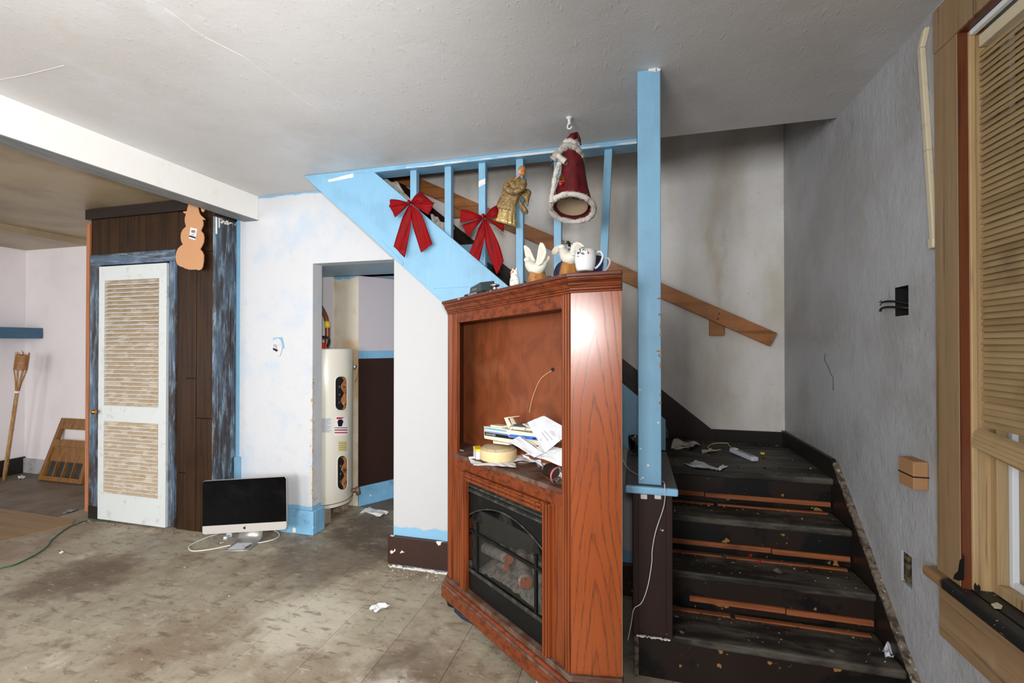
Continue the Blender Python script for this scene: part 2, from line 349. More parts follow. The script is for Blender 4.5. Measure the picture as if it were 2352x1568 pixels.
M['hair'] = Mat('doll_blond_hair', (184, 124, 66), .45).layer((140, 86, 42), (60, 60, 200), .5, .65, .6).m
M['hardboard'] = Mat('brown_hardboard', (198, 148, 108), .7).layer((188, 136, 96), 120, .45, .65, .6).m
M['cardboard'] = Mat('brown_block', (166, 124, 86), .7).layer((148, 106, 70), 20, .5, .7, .6).m
M['tank'] = Mat('cream_white_enamel', (224, 221, 208), .3, .5).layer((196, 184, 158), 4, .58, .76, .5, 5).m
M['rust'] = Mat('burnt_foam', (176, 112, 66), .6).layer((60, 46, 38), 22, .5, .6, .9).layer((224, 176, 126), 30, .6, .7, .7, 4, .6, 0, 6).bump(40, .8, .01).m
M['red_plastic'] = Mat('red_plastic', (190, 24, 34), .35).m
M['yellow'] = Mat('yellow_plastic', (226, 200, 60), .4).m
M['label_yellow'] = Mat('yellow_label', (206, 190, 124), .5).m
M['mortar'] = Mat('dirty_brick', (150, 128, 112), .85).layer((96, 72, 60), 30, .5, .65, .8).m
M['bamboo'] = wood('bamboo', (176, 138, 92), (140, 98, 60), 2, .45, 60)
M['rattan'] = wood('rattan_weave', (172, 122, 72), (120, 80, 46), 0, .6, 120)
M['brown_frame'] = wood('yellow_brown_veneer', (134, 94, 50), (114, 76, 38), 2, .42, 24)
M['plywood'] = wood('plywood_sheet', (142, 116, 84), (126, 102, 72), 0, .6, 16)
M['green_cord'] = Mat('green_cord', (30, 92, 66), .4).m
M['white_cord'] = Mat('white_cord', (222, 220, 214), .4).m
M['beige'] = Mat('beige_plastic', (214, 192, 146), .4).m
M['beige_top'] = Mat('beige_dusty_top', (178, 158, 128), .5).layer((128, 116, 98), (30, 60, 30), .55, .65, .7).m
M['boat_white'] = Mat('cream_boat_plastic', (224, 216, 196), .3).m
M['boat_blue'] = Mat('blue_stripe', (58, 112, 206), .3).m
M['boat_lblue'] = Mat('pale_blue_stripe', (120, 172, 212), .3).m
M['navy'] = Mat('navy_sole', (30, 44, 66), .6).m
M['shoe_top'] = Mat('grey_insole', (92, 92, 90), .7).m
M['teal'] = Mat('teal_green_glaze', (28, 92, 88), .3).layer((110, 150, 140), (90, 90, 8), .6, .66, .7).m
M['blue_glaze'] = Mat('dark_blue_glaze', (34, 40, 66), .2, .5).layer((62, 70, 150), 26, .5, .7, .8).m
M['holly'] = Mat('holly_green', (28, 74, 48), .4).m
M['berry'] = Mat('berry_red', (186, 30, 48), .4).m
M['log'] = Mat('ceramic_log', (126, 120, 111), .8).layer((80, 75, 70), (12, 60, 60), .45, .65, .8, 5).bump(40, .7, .01).m
M['log_end'] = Mat('brick_red_log_end', (150, 80, 56), .8).layer((84, 44, 34), 60, .5, .65, .7).m
M['ember'] = Mat('ash_bed', (118, 114, 106), .9).layer((72, 70, 66), 50, .45, .62, .8, 5).bump(60, .9, .012).m
M['wire_grey'] = Mat('dark_wire_mesh', (96, 96, 90), .4, .4, .6).m
M['cloth'] = Mat('dirty_white_cloth', (196, 190, 180), .85).layer((140, 132, 120), 16, .5, .7, .7).m
M['debris'] = Mat('pale_debris', (160, 150, 136), .8).layer((120, 88, 60), 30, .48, .56, .9).layer((235, 235, 230), 45, .58, .62, .9).m
M['outside'] = Mat('pale_siding', (196, 206, 206), .6).m
def glass(name, col, rough=.03):
    m = Mat(name, col, rough); m.b.inputs['Transmission Weight'].default_value = 1; m.b.inputs['IOR'].default_value = 1.45; return m.m
M['glass'] = glass('clear_glass', (244, 248, 246)); M['thin_plastic'] = glass('clear_thin_plastic', (236, 240, 240), .05); M['thin_plastic'].node_tree.nodes['Principled BSDF'].inputs['IOR'].default_value = 1.12; M['smoke_glass'] = glass('smoky_glass', (120, 118, 112))
m = bpy.data.materials.new('window_pane'); m.use_nodes = True; nt = m.node_tree; nt.nodes.remove(nt.nodes['Principled BSDF'])
g_ = nt.nodes.new('ShaderNodeBsdfGlossy'); g_.inputs[1].default_value = .03; t_ = nt.nodes.new('ShaderNodeBsdfTransparent'); mx = nt.nodes.new('ShaderNodeMixShader'); mx.inputs[0].default_value = .08
nt.links.new(t_.outputs[0], mx.inputs[1]); nt.links.new(g_.outputs[0], mx.inputs[2]); nt.links.new(mx.outputs[0], nt.nodes['Material Output'].inputs[0]); M['pane'] = m

# ------------------------------------------------------------------ the setting
H = 2.48; YW = 2.81; YS = 2.56; YB = 3.38; XR = .97
def holes(x0, x1, y0, y1, z0, z1, hs, axis):
    """wall box with rectangular through-holes; hs = [(a0,a1,z0,z1)] along the wall's long axis"""
    mb = MB(); a_lo, a_hi = (y0, y1) if axis == 'Y' else (x0, x1)
    As = sorted({a_lo, a_hi, *[h[0] for h in hs], *[h[1] for h in hs]}); Zs = sorted({z0, z1, *[h[2] for h in hs], *[h[3] for h in hs]})
    for a, b in zip(As, As[1:]):
        run = None
        for c, d in zip(Zs, Zs[1:]):
            solid = not any(h[0]-1e-6 <= a and b <= h[1]+1e-6 and h[2]-1e-6 <= c and d <= h[3]+1e-6 for h in hs)
            if solid: run = (run[0] if run else c, d)
            if (not solid or d == Zs[-1]) and run:
                mb.box(x0, x1, a, b, *run) if axis == 'Y' else mb.box(a, b, y0, y1, *run); run = None
    return mb
TX0, TX1, TY0, TN = -4.42, .46, .95, .305
mb = MB().box(-6.5, 1.25, -3.0, 5.0, -.12, -.004)
mb.box(-6.5, TX0, -3, 5, -.004, 0).box(TX0, 1.25, -3, TY0, -.004, 0).box(TX1, 1.25, TY0, 5, -.004, 0).box(TX0, TX1, TY0+TN*8, 5, -.004, 0)
floor = struct('floor', mb, M['floor'], 'dirty beige tile floor worn brown across the rooms', 'floor')
tb = MB().box(.0012, TN-.0012, .0012, TN-.0012, -.0039, 0)
copies('tile', tb, M['tile'], floor, [((TX0+i*TN, TY0+j*TN, 0), (0, 0, 0)) for i in range(16) for j in range(8)])
mb = MB().box(-2.86, XR+.2, -3, YS, H, H+.22).box(-2.86, -1.93, YS, YW+.1, H, H+.22)
struct('ceiling', mb, M['ceiling'], 'off-white painted ceiling with rough brush streaks above the stairs', 'ceiling')
mb = MB().box(-5.42, -2.84, -3, 3.5, 2.445, 2.7).box(-6.5, -5.42, -3, 3.5, 2.385, 2.7)
struct('ceiling_left', mb, M['ceiling_left'], 'tan grimy ceiling of the room beyond the beam', 'ceiling')
for q in (((560, 130), (640, 190), (700, 232), (765, 275)), ((-40, 190), (60, 172), (148, 150)), ((380, 20), (470, 85), (560, 130))):
    MB().tube([at(x, y, Z=H-.0002) for x, y in q], .0014, 5).build('plaster_ridge', M['ceiling'], bpy.data.objects['ceiling'])
struct('ceiling_beam', MB().box(-2.85, -2.72, -3, YW, 2.304, H+.05), M['beam'], 'white boxed ceiling beam between the two rooms', 'beam', .004)
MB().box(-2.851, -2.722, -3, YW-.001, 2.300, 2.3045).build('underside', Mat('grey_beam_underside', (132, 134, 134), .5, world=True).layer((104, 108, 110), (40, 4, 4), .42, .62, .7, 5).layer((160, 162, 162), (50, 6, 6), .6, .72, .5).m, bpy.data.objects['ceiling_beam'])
# walls
mb = MB().box(-2.92, -2.24, YW, YW+.10, 0, H+.02).prism([(-2.24, YW, 1.955), (-1.27, YW, 1.955), (-1.85, YW, 2.44), (-1.93, YW, H+.02), (-2.24, YW, H+.02)], (0, .10, 0))
struct('wall_back', mb, M['white_wall'], 'white plaster wall with light blue paint edges beside the doorway', 'wall')
SZ = lambda X: .975+.846*(.158-X)          # top edge of the blue stringer
SL = lambda X: SZ(X)-.425                  # its lower edge
mb = MB().prism([(-1.445, YS, 0), (.0, YS, 0), (.0, YS, SL(0)+.15), (-1.445, YS, SL(-1.445)+.15)], (0, .10, 0))
struct('wall_stair', mb, M['stair_wall'], 'white plaster wall enclosing the stairs below the blue stringer', 'wall')
struct('wall_stairwell', MB().box(-3.0, XR+.2, YB, YB+.1, 1.955, 3.7).box(-1.9, XR+.2, YB, YB+.1, 0, 1.955), M['stairwell_wall'], 'stained grey plaster wall behind the stairs', 'wall')
mb = holes(XR, XR+.14, -3, YB+.1, 0, 3.7, [(.72, 1.668, .62, 2.31), (1.972, 2.064, 1.475, 1.585), (1.962, 2.030, .485, .60)], 'Y')
struct('wall_right', mb, M['right_wall'], 'grey textured plaster wall beside the stairs with window opening', 'wall')
MB().tube([at(x, y, X=XR) for x, y in ((1896, 812), (1894, 826), (1904, 846), (1908, 858), (1914, 866), (1914, 896))], .0016, 5).build('crack', M['dark'], bpy.data.objects['wall_right'])
struct('wall_stairwell_top', MB().box(-3, XR+.2, YS, YB+.1, 3.6, 3.7).box(-3.0, -2.9, YS, YB, H, 3.6).box(-2.9, XR, YS-.1, YS, H+.22, 3.6), M['stairwell_wall'], 'dim upper walls closing the stairwell above', 'wall')
struct('wall_left', MB().box(-6.43, -6.33, -3, 3.5, 0, 2.6), M['left_wall'], 'pale lilac white wall at far left of the next room', 'wall')
struct('wall_left_back', MB().box(-6.4, -2.5, 3.39, 3.49, 0, 2.6), M['left_wall'], 'pale lilac white back wall of the next room', 'wall')
struct('wall_recess', MB().box(-2.92, -2.255, 3.40, 3.50, 0, 1.96).box(-2.93, -2.83, 2.915, 3.4, 0, 1.96), M['cream_wall'], 'cream heater alcove wall with brown water stains', 'wall')
a, b = Vector((-2.255, 3.40, 0)), Vector((-1.35, 4.85, 0)); dn = Vector((-(b-a).y, (b-a).x, 0)).normalized()
mb = MB().prism([a, b, b+dn*.1, a+dn*.1], (0, 0, 1.96))
struct('wall_passage', mb, M['passage_wall'], 'passage wall of dark brown panelling under lilac paint', 'wall')
dd = (b-a).normalized()
mb = MB().prism([a-dn*.018, b-dn*.018, b, a], (0, 0, .165)); struct('baseboard_passage', mb, M['blue_board'], 'light blue baseboard along the dark passage panelling', 'baseboard', .004)
mb = MB().prism([a-dn*.014+Vector((0,0,1.25)), b-dn*.014+Vector((0,0,1.25)), b+Vector((0,0,1.25)), a+Vector((0,0,1.25))], (0, 0, .065)); struct('trim_1', mb, M['blue_board'], 'light blue chair rail above the passage panelling', 'trim', .003)
struct('ceiling_passage', MB().box(-2.93, -1.0, YW+.1, 5, 1.955, 2.05), paint('dim_blue_soffit', (134, 172, 198), amt=0), 'light blue ceiling of the low doorway passage', 'ceiling')
struct('wall_passage_end', MB().box(-1.9, -1.0, 4.8, 4.9, 0, 2.0), M['left_wall'], 'pale wall at the end of the passage', 'wall')
struct('wall_rear', MB().box(-6.5, XR+.2, -3.1, -3.0, 0, 2.7), M['plain_wall'], 'pale wall behind the viewer', 'wall')
# baseboards
mb = MB().box(-2.92, -2.215, YW-.02, YW, 0, .172).box(-2.24, -2.215, YW, YW+.11, 0, .172)
struct('baseboard_back', mb, M['blue_board'], 'light blue baseboard wrapping the doorway corner', 'baseboard', .006)
mb = MB().box(-1.475, .0, YS-.022, YS, .012, .185)
struct('baseboard_stair', mb, M['brown'], 'chipped dark brown baseboard below the stair wall', 'baseboard', .004)
def crumb_line(p0, p1, n, r, mat, name, label, cat):
    mb = MB()
    for i in range(n):
        t = (i+random.random())/n; c = Vector(p0).lerp(Vector(p1), t)
        rr = r*random.uniform(.4, 1.0); mb.sphere(c+Vector((random.uniform(-r, r)*.4, random.uniform(-r, r)*.6, rr*.25)), rr*random.uniform(.8, 1.8), rr, rr*.5, 6, 3)
    return tag(mb.build(name, mat), label, cat, kind='stuff')
crumb_line((-1.46, YS-.026, 0), (-.9, YS-.026, 0), 60, .014, M['white_crumb'], 'plaster_crumbs', 'white plaster crumbs along the foot of the brown baseboard', 'plaster crumbs')
struct('baseboard_left', MB().box(-6.33, -6.31, -1, 3.39, 0, .17), M['brown_black'], 'dark brown baseboard on the far left wall', 'baseboard', .004)
struct('baseboard_left_back', MB().box(-6.33, -4.2, 3.37, 3.39, 0, .155), paint('grey_white_baseboard', (170, 170, 172), amt=0, dirt=(120, 116, 114)), 'grey white baseboard behind the leaning frame', 'baseboard', .004)
struct('trim_2', MB().box(-2.92, -2.888, YW-.008, YW, .52, 2.304), M['blue'], 'narrow light blue strip at the left end of white wall', 'trim')
struct('trim_3', MB().box(-2.92, -2.87, YW-.016, YW, 0, .52), M['blue'], 'short light blue block below the scraped casing', 'trim')
# exposed rough edge of the doorway reveal
def ragged(z0, z1, n, w0, w1, seed):
    rr = random.Random(seed); return [(w0+(w1-w0)*rr.random()**2*(1 if rr.random() < .8 else 1.8), z0+(z1-z0)*i/(n-1)) for i in range(n)]
mb = MB()
for z0, z1, sd in ((.2, .52, 3), (.56, .86, 5), (.90, 1.22, 8)):
    q = ragged(z0, z1, 18, .002, .022, sd); mb.prism([(-2.2395, YW-.0012, z0), (-2.2395, YW-.0012, z1)]+[(-2.2395-a, YW-.0012, z) for a, z in q[::-1]], (0, .0011, 0))
    q = ragged(z0-.02, z1-.05, 14, .003, .04, sd+1); mb.prism([(-2.2390, YW, z0-.02), (-2.2390, YW, z1-.05)]+[(-2.2390, YW+min(a, .095), z) for a, z in q[::-1]], (-.0011, 0, 0))
tag(mb.build('broken_plaster', Mat('bare_plaster', (206, 196, 184), .85).layer((140, 114, 96), 40, .55, .65, .8).m), 'broken bare plaster down the doorway corner', 'plaster patch', kind='stuff')

# ------------------------------------------------------------------ closet with louvred door
YC = 2.64
cl = thing('closet', 'dark wood panelled closet front beside the white louvred door', 'closet', (-3.55, YC, 0))
mb = MB().box(-4.17, -4.06, YC, 3.38, 0, 2.44).box(-4.06, -3.33, YC, 3.38, 2.02, 2.44).box(-3.33, -2.93, YC+.012, 3.38, 0, 2.44)
mb.box(-4.06, -3.33, 3.2, 3.38, 0, 2.0)
mb.build('carcass', M['panel_dark'], cl)
xs = [at(p, 900, Y=YC).x for p in (407, 428.5, 452, 493)]
cuts = [(.42,), (1.12,), (.83, 2.05)]
for i in range(3):
    zs = [0.0, *cuts[i], 2.36]
    for z0, z1 in zip(zs, zs[1:]):
        MB().box(xs[i]+.0015, xs[i+1]-.0015, YC-.006-.002*(i % 2), YC+.012, z0+.002, z1-.002).build('plank', M['panel'], cl, bev=.002)
n = 6; x0, x1 = -4.17, xs[0]
for i in range(n):
    MB().box(x0+(x1-x0)*i/n+.001, x0+(x1-x0)*(i+1)/n-.001, YC-.006, YC+.004, 2.03, 2.36).build('plank', M['panel'], cl, bev=.0015)
MB().box(-4.20, -2.94, YC-.03, YC+.02, 2.36, 2.44).build('top_board', M['panel_dark'], cl, bev=.003)
MB().box(-4.152, -4.042, YC-.022, YC+.01, .10, 2.00).build('door_casing', M['scraped'], cl, bev=.004)
MB().box(-4.152, -3.285, YC-.024, YC+.01, 1.99, 2.078).build('door_casing', M['scraped_h'], cl, bev=.004)
MB().box(-3.345, -3.285, YC-.022, YC+.01, .02, 1.99).build('door_casing', M['scraped'], cl, bev=.004)
MB().box(-4.20, -4.165, YC-.02, YC+.03, .05, 2.33).build('edge_strip', M['orange_wood'], cl, bev=.002)
MB().box(-4.16, -4.045, YC-.02, YC+.01, 0, .10).build('plinth_block', M['panel_dark'], cl)
MB().box(-2.935, -2.92, YC-.004, YW, 0, 2.30).build('side_casing', M['scraped'], cl)
MB().box(-2.945, -2.915, YC-.016, YC+.012, 0, 2.30).build('corner_bead', M['scraped'], cl, bev=.005)
MB().box(-2.925, -2.912, YW-.05, YW-.012, .52, 2.29).build('corner_bead', M['scraped'], cl, bev=.004)
mb = MB()
for i in range(14): mb.sphere((-2.916, random.uniform(YC+.02, YW-.02), 2.29-random.random()*.03), .006, .012, .006*random.uniform(.5, 1.6), 6, 4)
mb.tube([(-2.915, YC-.012, 2.29), (-2.913, YC-.013, 2.24), (-2.914, YC-.012, 2.17)], .006, 6).tube([(-2.913, YC+.008, 2.29), (-2.911, YC+.008, 2.22)], .005, 6)
mb.build('paint_drips', M['white_crumb'], cl, kind='stuff')
# the door
DX0, DX1, DZ0, DZ1, DY = -4.036, -3.352, .012, 1.978, YC-.03
door = tag(thing('door_1', 'white louvred closet door with dusty brown slats', 'door', ((DX0+DX1)/2, DY, DZ0)), kind='structure')
sx0, sx1 = DX0+.058, DX1-.072
zr = [(DZ0, .225), (.775, .90), (1.865, DZ1)]
for a, b in ((DX0, sx0), (sx1, DX1)): MB().box(a, b, DY-.006, DY+.028, DZ0, DZ1).build('stile', M['door'], door, bev=.003)
for z0, z1 in zr: MB().box(sx0, sx1, DY-.005, DY+.027, z0, z1).build('rail', M['door'], door, bev=.003)
w = (sx1-sx0)/2
sl = MB().add([(-w, -.020, -.0165), (w, -.020, -.0165), (w, -.0195, -.0215), (-w, -.0195, -.0215), (-w, .018, .021), (w, .018, .021), (w, .022, .015), (-w, .022, .015)],
     [(0,1,5,4),(3,2,1,0),(7,6,2,3),(4,5,6,7),(0,4,7,3),(1,2,6,5)])
pl = []
for z0, z1, nn in ((.225, .775, 19), (.90, 1.865, 31)):
    for i in range(nn): pl.append((((sx0+sx1)/2, DY+.012, z0+(z1-z0)*(i+.5)/nn), (0, 0, 0)))
sl_o = copies('slat', sl, M['louvre'], door, pl); sl_o[0].data.materials.append(M['door'])
for f_ in sl_o[0].data.polygons:
    if all(abs(sl_o[0].data.vertices[v_].co.y+.0198) < .0006 for v_ in f_.vertices): f_.material_index = 1
MB().box(sx0, sx1, DY+.03, DY+.034, .2, 1.9).build('backing', M['louvre'], door)
kz = 1.366-150*3.6/1045
kb = MB().lathe([(.004, -.0), (.006, .02), (.018, .028), (.019, .042), (.010, .05), (.001, .051)], (DX0+.012, DY-.006, kz), 14, Matrix.Rotation(R_(90), 3, 'X')); kb.build('knob', M['brass'], door, smooth=True)
for z in (1.72, .35): MB().box(DX1-.004, DX1+.010, DY-.012, DY-.004, z, z+.085).build('hinge', M['door'], door, bev=.002)

# snowman cutout hanging in front of the panelling
def sp(x, y): return at(200+x/5.345, 460+y/5.345, Y=2.585)
out = [(1240,60),(1262,20),(1300,-6),(1345,0),(1362,90),(1372,140),(1392,180),(1445,228),(1440,240),(1412,236),(1424,270),(1420,310),(1396,370),(1425,405),(1434,455),(1428,515),(1408,560),(1386,600),(1412,625),(1430,672),(1428,745),(1416,815),(1400,845),(1375,857),(1345,852),(1325,846),(1310,852),(1290,848),(1278,853),(1262,847),(1245,850),(1230,840),(1205,838),(1190,826),(1130,805),(1104,780),(1090,740),(1087,690),(1094,640),(1112,595),(1145,560),(1176,542),(1156,505),(1148,455),(1152,405),(1172,360),(1214,320),(1200,270),(1198,225),(1205,190),(1216,170),(1195,160),(1176,142),(1188,134),(1222,133)]
sn = thing('snowman_cutout', 'brown hardboard snowman cutout hanging below the white beam', 'wall ornament', sp(1260, 850))
MB().prism([sp(*p) for p in out], (0, .006, 0)).build('body', M['hardboard'], sn)
MB().prism([sp(*p) for p in [(1395,95),(1420,70),(1440,120),(1418,146),(1402,128)]], (0, .006, 0)).build('hand', M['hardboard'], sn)
fy = Vector((0, -.0012, 0))
lb = MB().prism([sp(*p)+fy for p in [(1272,332),(1352,352),(1330,490),(1252,466)]], (0, .001, 0)).build('price_label', M['paper'], sn)
mb = MB(); f2 = fy*1.6
for i in range(9):
    a = 1286+i*5.4; wv = 2.6 if i % 3 else 4
    mb.add([sp(a, 362+i*.9)+f2, sp(a+wv, 362.5+i*.9)+f2, sp(a+wv-3, 396+i*.9)+f2, sp(a-3, 395+i*.9)+f2], [(0,1,2,3)])
for i in range(4):
    y = 408+i*8; mb.add([sp(1282-i*1.5, y)+f2, sp(1322-i*1.5, y+9)+f2, sp(1321.6-i*1.5, y+11.5)+f2, sp(1281.6-i*1.5, y+2.5)+f2], [(0,1,2,3)])
mb.add([sp(1257, 430)+f2, sp(1336, 452)+f2, sp(1333, 470)+f2, sp(1254, 446)+f2], [(0,1,2,3)])
mb.build('barcode', M['black'], lb)

# ------------------------------------------------------------------ left room
solo('wall_shelf', MB().box(-6.33, -6.05, -1.0, 3.38, 1.435, 1.545), M['blue_dark'], 'slate blue shelf board along the far left wall', 'shelf', bev=.003)
tb0, tt0 = at(9, 1103, Z=0), None
tt0 = at(52, 815, Y=tb0.y+.02); to = thing('bamboo_torch', 'bamboo garden torch leaning in the far left corner', 'torch', tb0)
ax = (tt0-tb0); L = ax.length; ad = ax.normalized()
pts = [tb0+ax*t for t in (0, .1, .25, .42, .58, .7)]
mb = MB().tube(pts, [.016, .0165, .017, .0165, .016, .0155], 10)
for t in (.13, .27, .41, .55): mb.tube([tb0+ax*(t-.004), tb0+ax*t, tb0+ax*(t+.004)], [.0165, .0195, .0165], 10)
mb.build('pole', M['bamboo'], to, smooth=True)
MB().tube([tb0+ax*.70, tb0+ax*.715], .019, 10).build('collar', M['paper'], to)
e1 = ad.orthogonal().normalized(); e2 = ad.cross(e1)
for k in range(8):
    d = e1*math.cos(k*math.pi/4)+e2*math.sin(k*math.pi/4)
    MB().tube([tb0+ax*.71+d*.012, tb0+ax*.79+d*.024, tb0+ax*.885+d*.048], .005, 5).build('splint', M['bamboo'], to)
mb = MB()
for k in range(9):
    t0 = .885+.115*k/9; mb.loft([(tb0+ax*(t0+.001), e1*.048, e2*.048), (tb0+ax*(t0+.006), e1*.054, e2*.054), (tb0+ax*(t0+.0118), e1*.048, e2*.048)], 18, cap=False)
bk = mb.build('basket', M['rattan'], to, smooth=True)
mb = MB()
for k in range(7):
    d = e1*math.cos(k*.9)+e2*math.sin(k*.9); mb.tube([tb0+ax*.995+d*.045, tb0+ax*1.02+d*.05], .004, 5)
mb.tube([tt0, tt0+Vector((-.004, 0, .03)), tt0+Vector((-.012, 0, .045))], .004, 5); mb.build('frayed_ends', M['bamboo'], bk, kind='stuff')
# leaning veneer frame
fb = at(97, 1101, Z=0.0); fh, fw, lean = .62, .60, .17
fr = thing('console_front', 'yellow brown veneer frame with grilles leaning on back wall', 'furniture frame', (fb.x+fw/2, fb.y, 0))
def FP(u, v, w): # u along X, v up the leaning face, w out of it
    c, s = math.cos(lean*1.55), math.sin(lean*1.55)
    return (fb.x+u+v*.10*(1-u/fw), fb.y+v*s-w*c, v*c+w*s)
for n_, b_ in (('side_rail', (0, .04, 0, fh)), ('side_rail', (fw-.04, fw, 0, fh)), ('bottom_rail', (.04, fw-.04, 0, .045)), ('top_rail', (.04, fw-.04, fh-.11, fh)), ('mid_rail', (.04, fw-.04, fh-.285, fh-.215))):
    MB(FP).box(b_[0], b_[1], b_[2], b_[3], 0, .045).build(n_, M['brown_frame'], fr, bev=.004)
MB(FP).box(.04, fw-.04, .19, fh-.285, .004, .022).build('panel', M['brown_frame'], fr)
MB(FP).box(.04, fw-.04, fh-.30, fh-.285, .022, .034).build('bead', M['brown_frame'], fr)
for i in range(5): MB(FP).box(.04+i*.126, .054+i*.126, .045, .19, .0, .035).build('divider', M['brown_frame'], fr)
for i in range(4):
    g = MB(FP).box(.056+i*.126, .164+i*.126, .045, .19, .002, .006).build('grille', M['charcoal'], fr)
    mb = MB(FP)
    for k in range(14): mb.box(.056+i*.126, .164+i*.126, .05+k*.01, .054+k*.01, .006, .010)
    mb.build('grille_bars', M['dusty_black'], g)
pp = [at(x, y, Z=.006) for x, y in ((-60, 1155), (0, 1167), (90, 1180), (172, 1194), (165, 1203), (80, 1224), (0, 1243), (-80, 1262))]
solo('plywood_sheet', MB().prism(pp, (0, 0, -.006)), M['plywood'], 'thin plywood sheet lying flat on the floor by the closet', 'plywood')
def smooth_pts(ps, k=6):
    ps = [Vector(p) for p in ps]; o = []
    for i in range(len(ps)-1):
        p0, p1, p2, p3 = ps[max(i-1, 0)], ps[i], ps[i+1], ps[min(i+2, len(ps)-1)]
        for j in range(k):
            t = j/k; o.append(.5*((2*p1)+(p2-p0)*t+(2*p0-5*p1+4*p2-p3)*t*t+(3*p1-p0-3*p2+p3)*t**3))
    return o+[ps[-1]]
solo('green_cord', MB().tube(smooth_pts([at(x, y, Z=.005) for x, y in ((-90, 1326), (0, 1305), (40, 1294), (90, 1268), (112, 1250), (118, 1240), (150, 1215), (175, 1203), (205, 1194), (250, 1196))]), .0042, 6), M['green_cord'], 'green extension cord running across floor toward the closet', 'cord', smooth=True)

# ------------------------------------------------------------------ the stairs
st = thing('staircase', 'black painted wooden stairs turning left at a landing', 'staircase', (.55, 1.95, 0))
XL, XT = .15, .945
steps = [(1.94, .20, .0), (2.149, .365, XL), (2.354, .54, XL), (2.563, .71, XL)]
yend = [2.18, 2.39, 2.60, YB-.012]
zprev = 0
for i, (yn, z, xl) in enumerate(steps):
    MB().box(xl if i < 3 else -.02, XT if i < 3 else XR-.001, yn, yend[i], z-.032, z).build('tread' if i < 3 else 'landing', M['tread'], st, bev=.008)
    MB().box(xl+(.01 if i == 0 else 0), XT, yn+.026, yn+.045, zprev, z-.032).build('riser', M['riser'], st); zprev = z
    if i:
        xa = XL if i != 1 else .24
        zz = steps[i-1][1]
        xm = .36 if i == 3 else .62
        for q0, q1, dz in ((xa, xm, 0), (xm+.004, XT-.005, -.003)):
            MB().box(q0, q1, yn+.012, yn+.026, zz+.030+dz, zz+.053+dz).build('tack_strip', M['tack'], st, bev=.002)
        for q0, q1 in ((XL+.01, .40), (.42, XT-.03)): MB().box(q0, q1, yn-.022, yn-.004, zz, zz+.007).build('tread_strip', M['tack'], st)
MB().box(.0, .012, 1.966, 2.56, 0, .168).build('end_panel', M['brown_black'], st)
MB().box(.002, .02, 1.955, 1.968, 0, .17).build('corner_filler', M['flake_edge'], st)
# wall skirts
zk = lambda Y: .775-.93*(2.56-Y)
MB().prism([(XT, 1.80, 0), (XT, 2.60, 0), (XT, 2.60, .80), (XT, 2.56, zk(2.56)), (XT, 1.80, zk(1.80))], (.0245, 0, 0)).build('skirt_board', M['brown_black'], st)
rr = random.Random(4); ys_ = [1.80+.765*i/109 for i in range(110)]
lip = [(y, zk(y)+.006+.014*abs(noise.noise(Vector((y*34, 0, 3))))+rr.uniform(0, .005)) for y in ys_]
mb = MB()
for (ya, za), (yb, zb) in zip(lip, lip[1:]):
    ja, jb = XT-.003*abs(noise.noise(Vector((ya*50, 1, 0)))), XT-.003*abs(noise.noise(Vector((yb*50, 1, 0))))
    mb.hexa([(ja, ya, zk(ya)-.004), (XR-.001, ya, zk(ya)-.004), (XR-.001, yb, zk(yb)-.004), (jb, yb, zk(yb)-.004), (ja+.004, ya, za), (XR-.001, ya, za+.004), (XR-.001, yb, zb+.004), (jb+.004, yb, zb)])
mb.build('plaster_lip', M['flake_edge'], st)
MB().box(XR-.02, XR-.001, 2.60, YB, .71, .80).build('landing_skirt', M['brown_black'], st)
MB().box(.35, XR-.02, YB-.018, YB-.001, .71, .79).build('landing_skirt', M['brown_black'], st)
zq = lambda X: .775+.81*(.536-X)
MB().prism([(.536, YB-.02, .71), (.536, YB-.02, zq(.536)), (-2.2, YB-.02, zq(-2.2)), (-2.2, YB-.02, zq(-2.2)-.42), (.2, YB-.02, .71)], (0, .019, 0)).build('upper_skirt', M['brown_plain'], st)
MB().prism([(.40, YB-.026, .78), (.40, YB-.026, .80), (-2.2, YB-.026, .80+.81*2.6), (-2.2, YB-.026, .78+.81*2.6)], (0, .01, 0)).build('skirt_bead', M['brown_black'], st)
for k in range(1, 10):
    X = .17-.235*(k-1); z = .71+.19*k
    MB().box(X-.26, X+.01, YS, YB-.021, z-.03, z).build('upper_tread', M['tread'], st)
    MB().box(X-.02, X, YS, YB-.021, z-.19, z-.03).build('upper_riser', M['riser'], st)
# blue outer stringer
sp_ = [(.165, SZ(.165)), (-1.592, SZ(-1.592)), (-1.60, H), (-2.10, H), (-2.088, H-.004), (-1.094, SL(-1.094)), (.165, .81), (.165, .81)]
sp_ = [(.165, SZ(.165)), (-1.60, H-.002), (-2.092, H-.002), (-1.094, SL(-1.094)), (-.15, SL(-.15)), (.165, .81)]
so = MB().prism([(x, YS-.028, z) for x, z in sp_], (0, .026, 0)).build('outer_stringer', M['blue'], st, bev=.002)
mb = MB().prism([(-1.165, YS-.032, 1.706), (-.80, YS-.032, 1.712), (-.80, YS-.032, 1.738), (-1.165, YS-.032, 1.732)], (0, .005, 0)); mb.build('filler_batten', M['blue'], so, bev=.001)
mb = MB().prism([at(*p, Y=YS-.031) for p in ((872, 556), (876, 551), (927, 604), (923, 610))], (0, .004, 0)); mb.build('filler_batten', M['blue'], so)
mb = MB()
for p in (((752, 413), (811, 398), (812, 407), (756, 418)),): mb.prism([at(*q, Y=YS-.0292) for q in p], (0, .001, 0))
mb.build('bare_patch', M['blue_bare'], so)
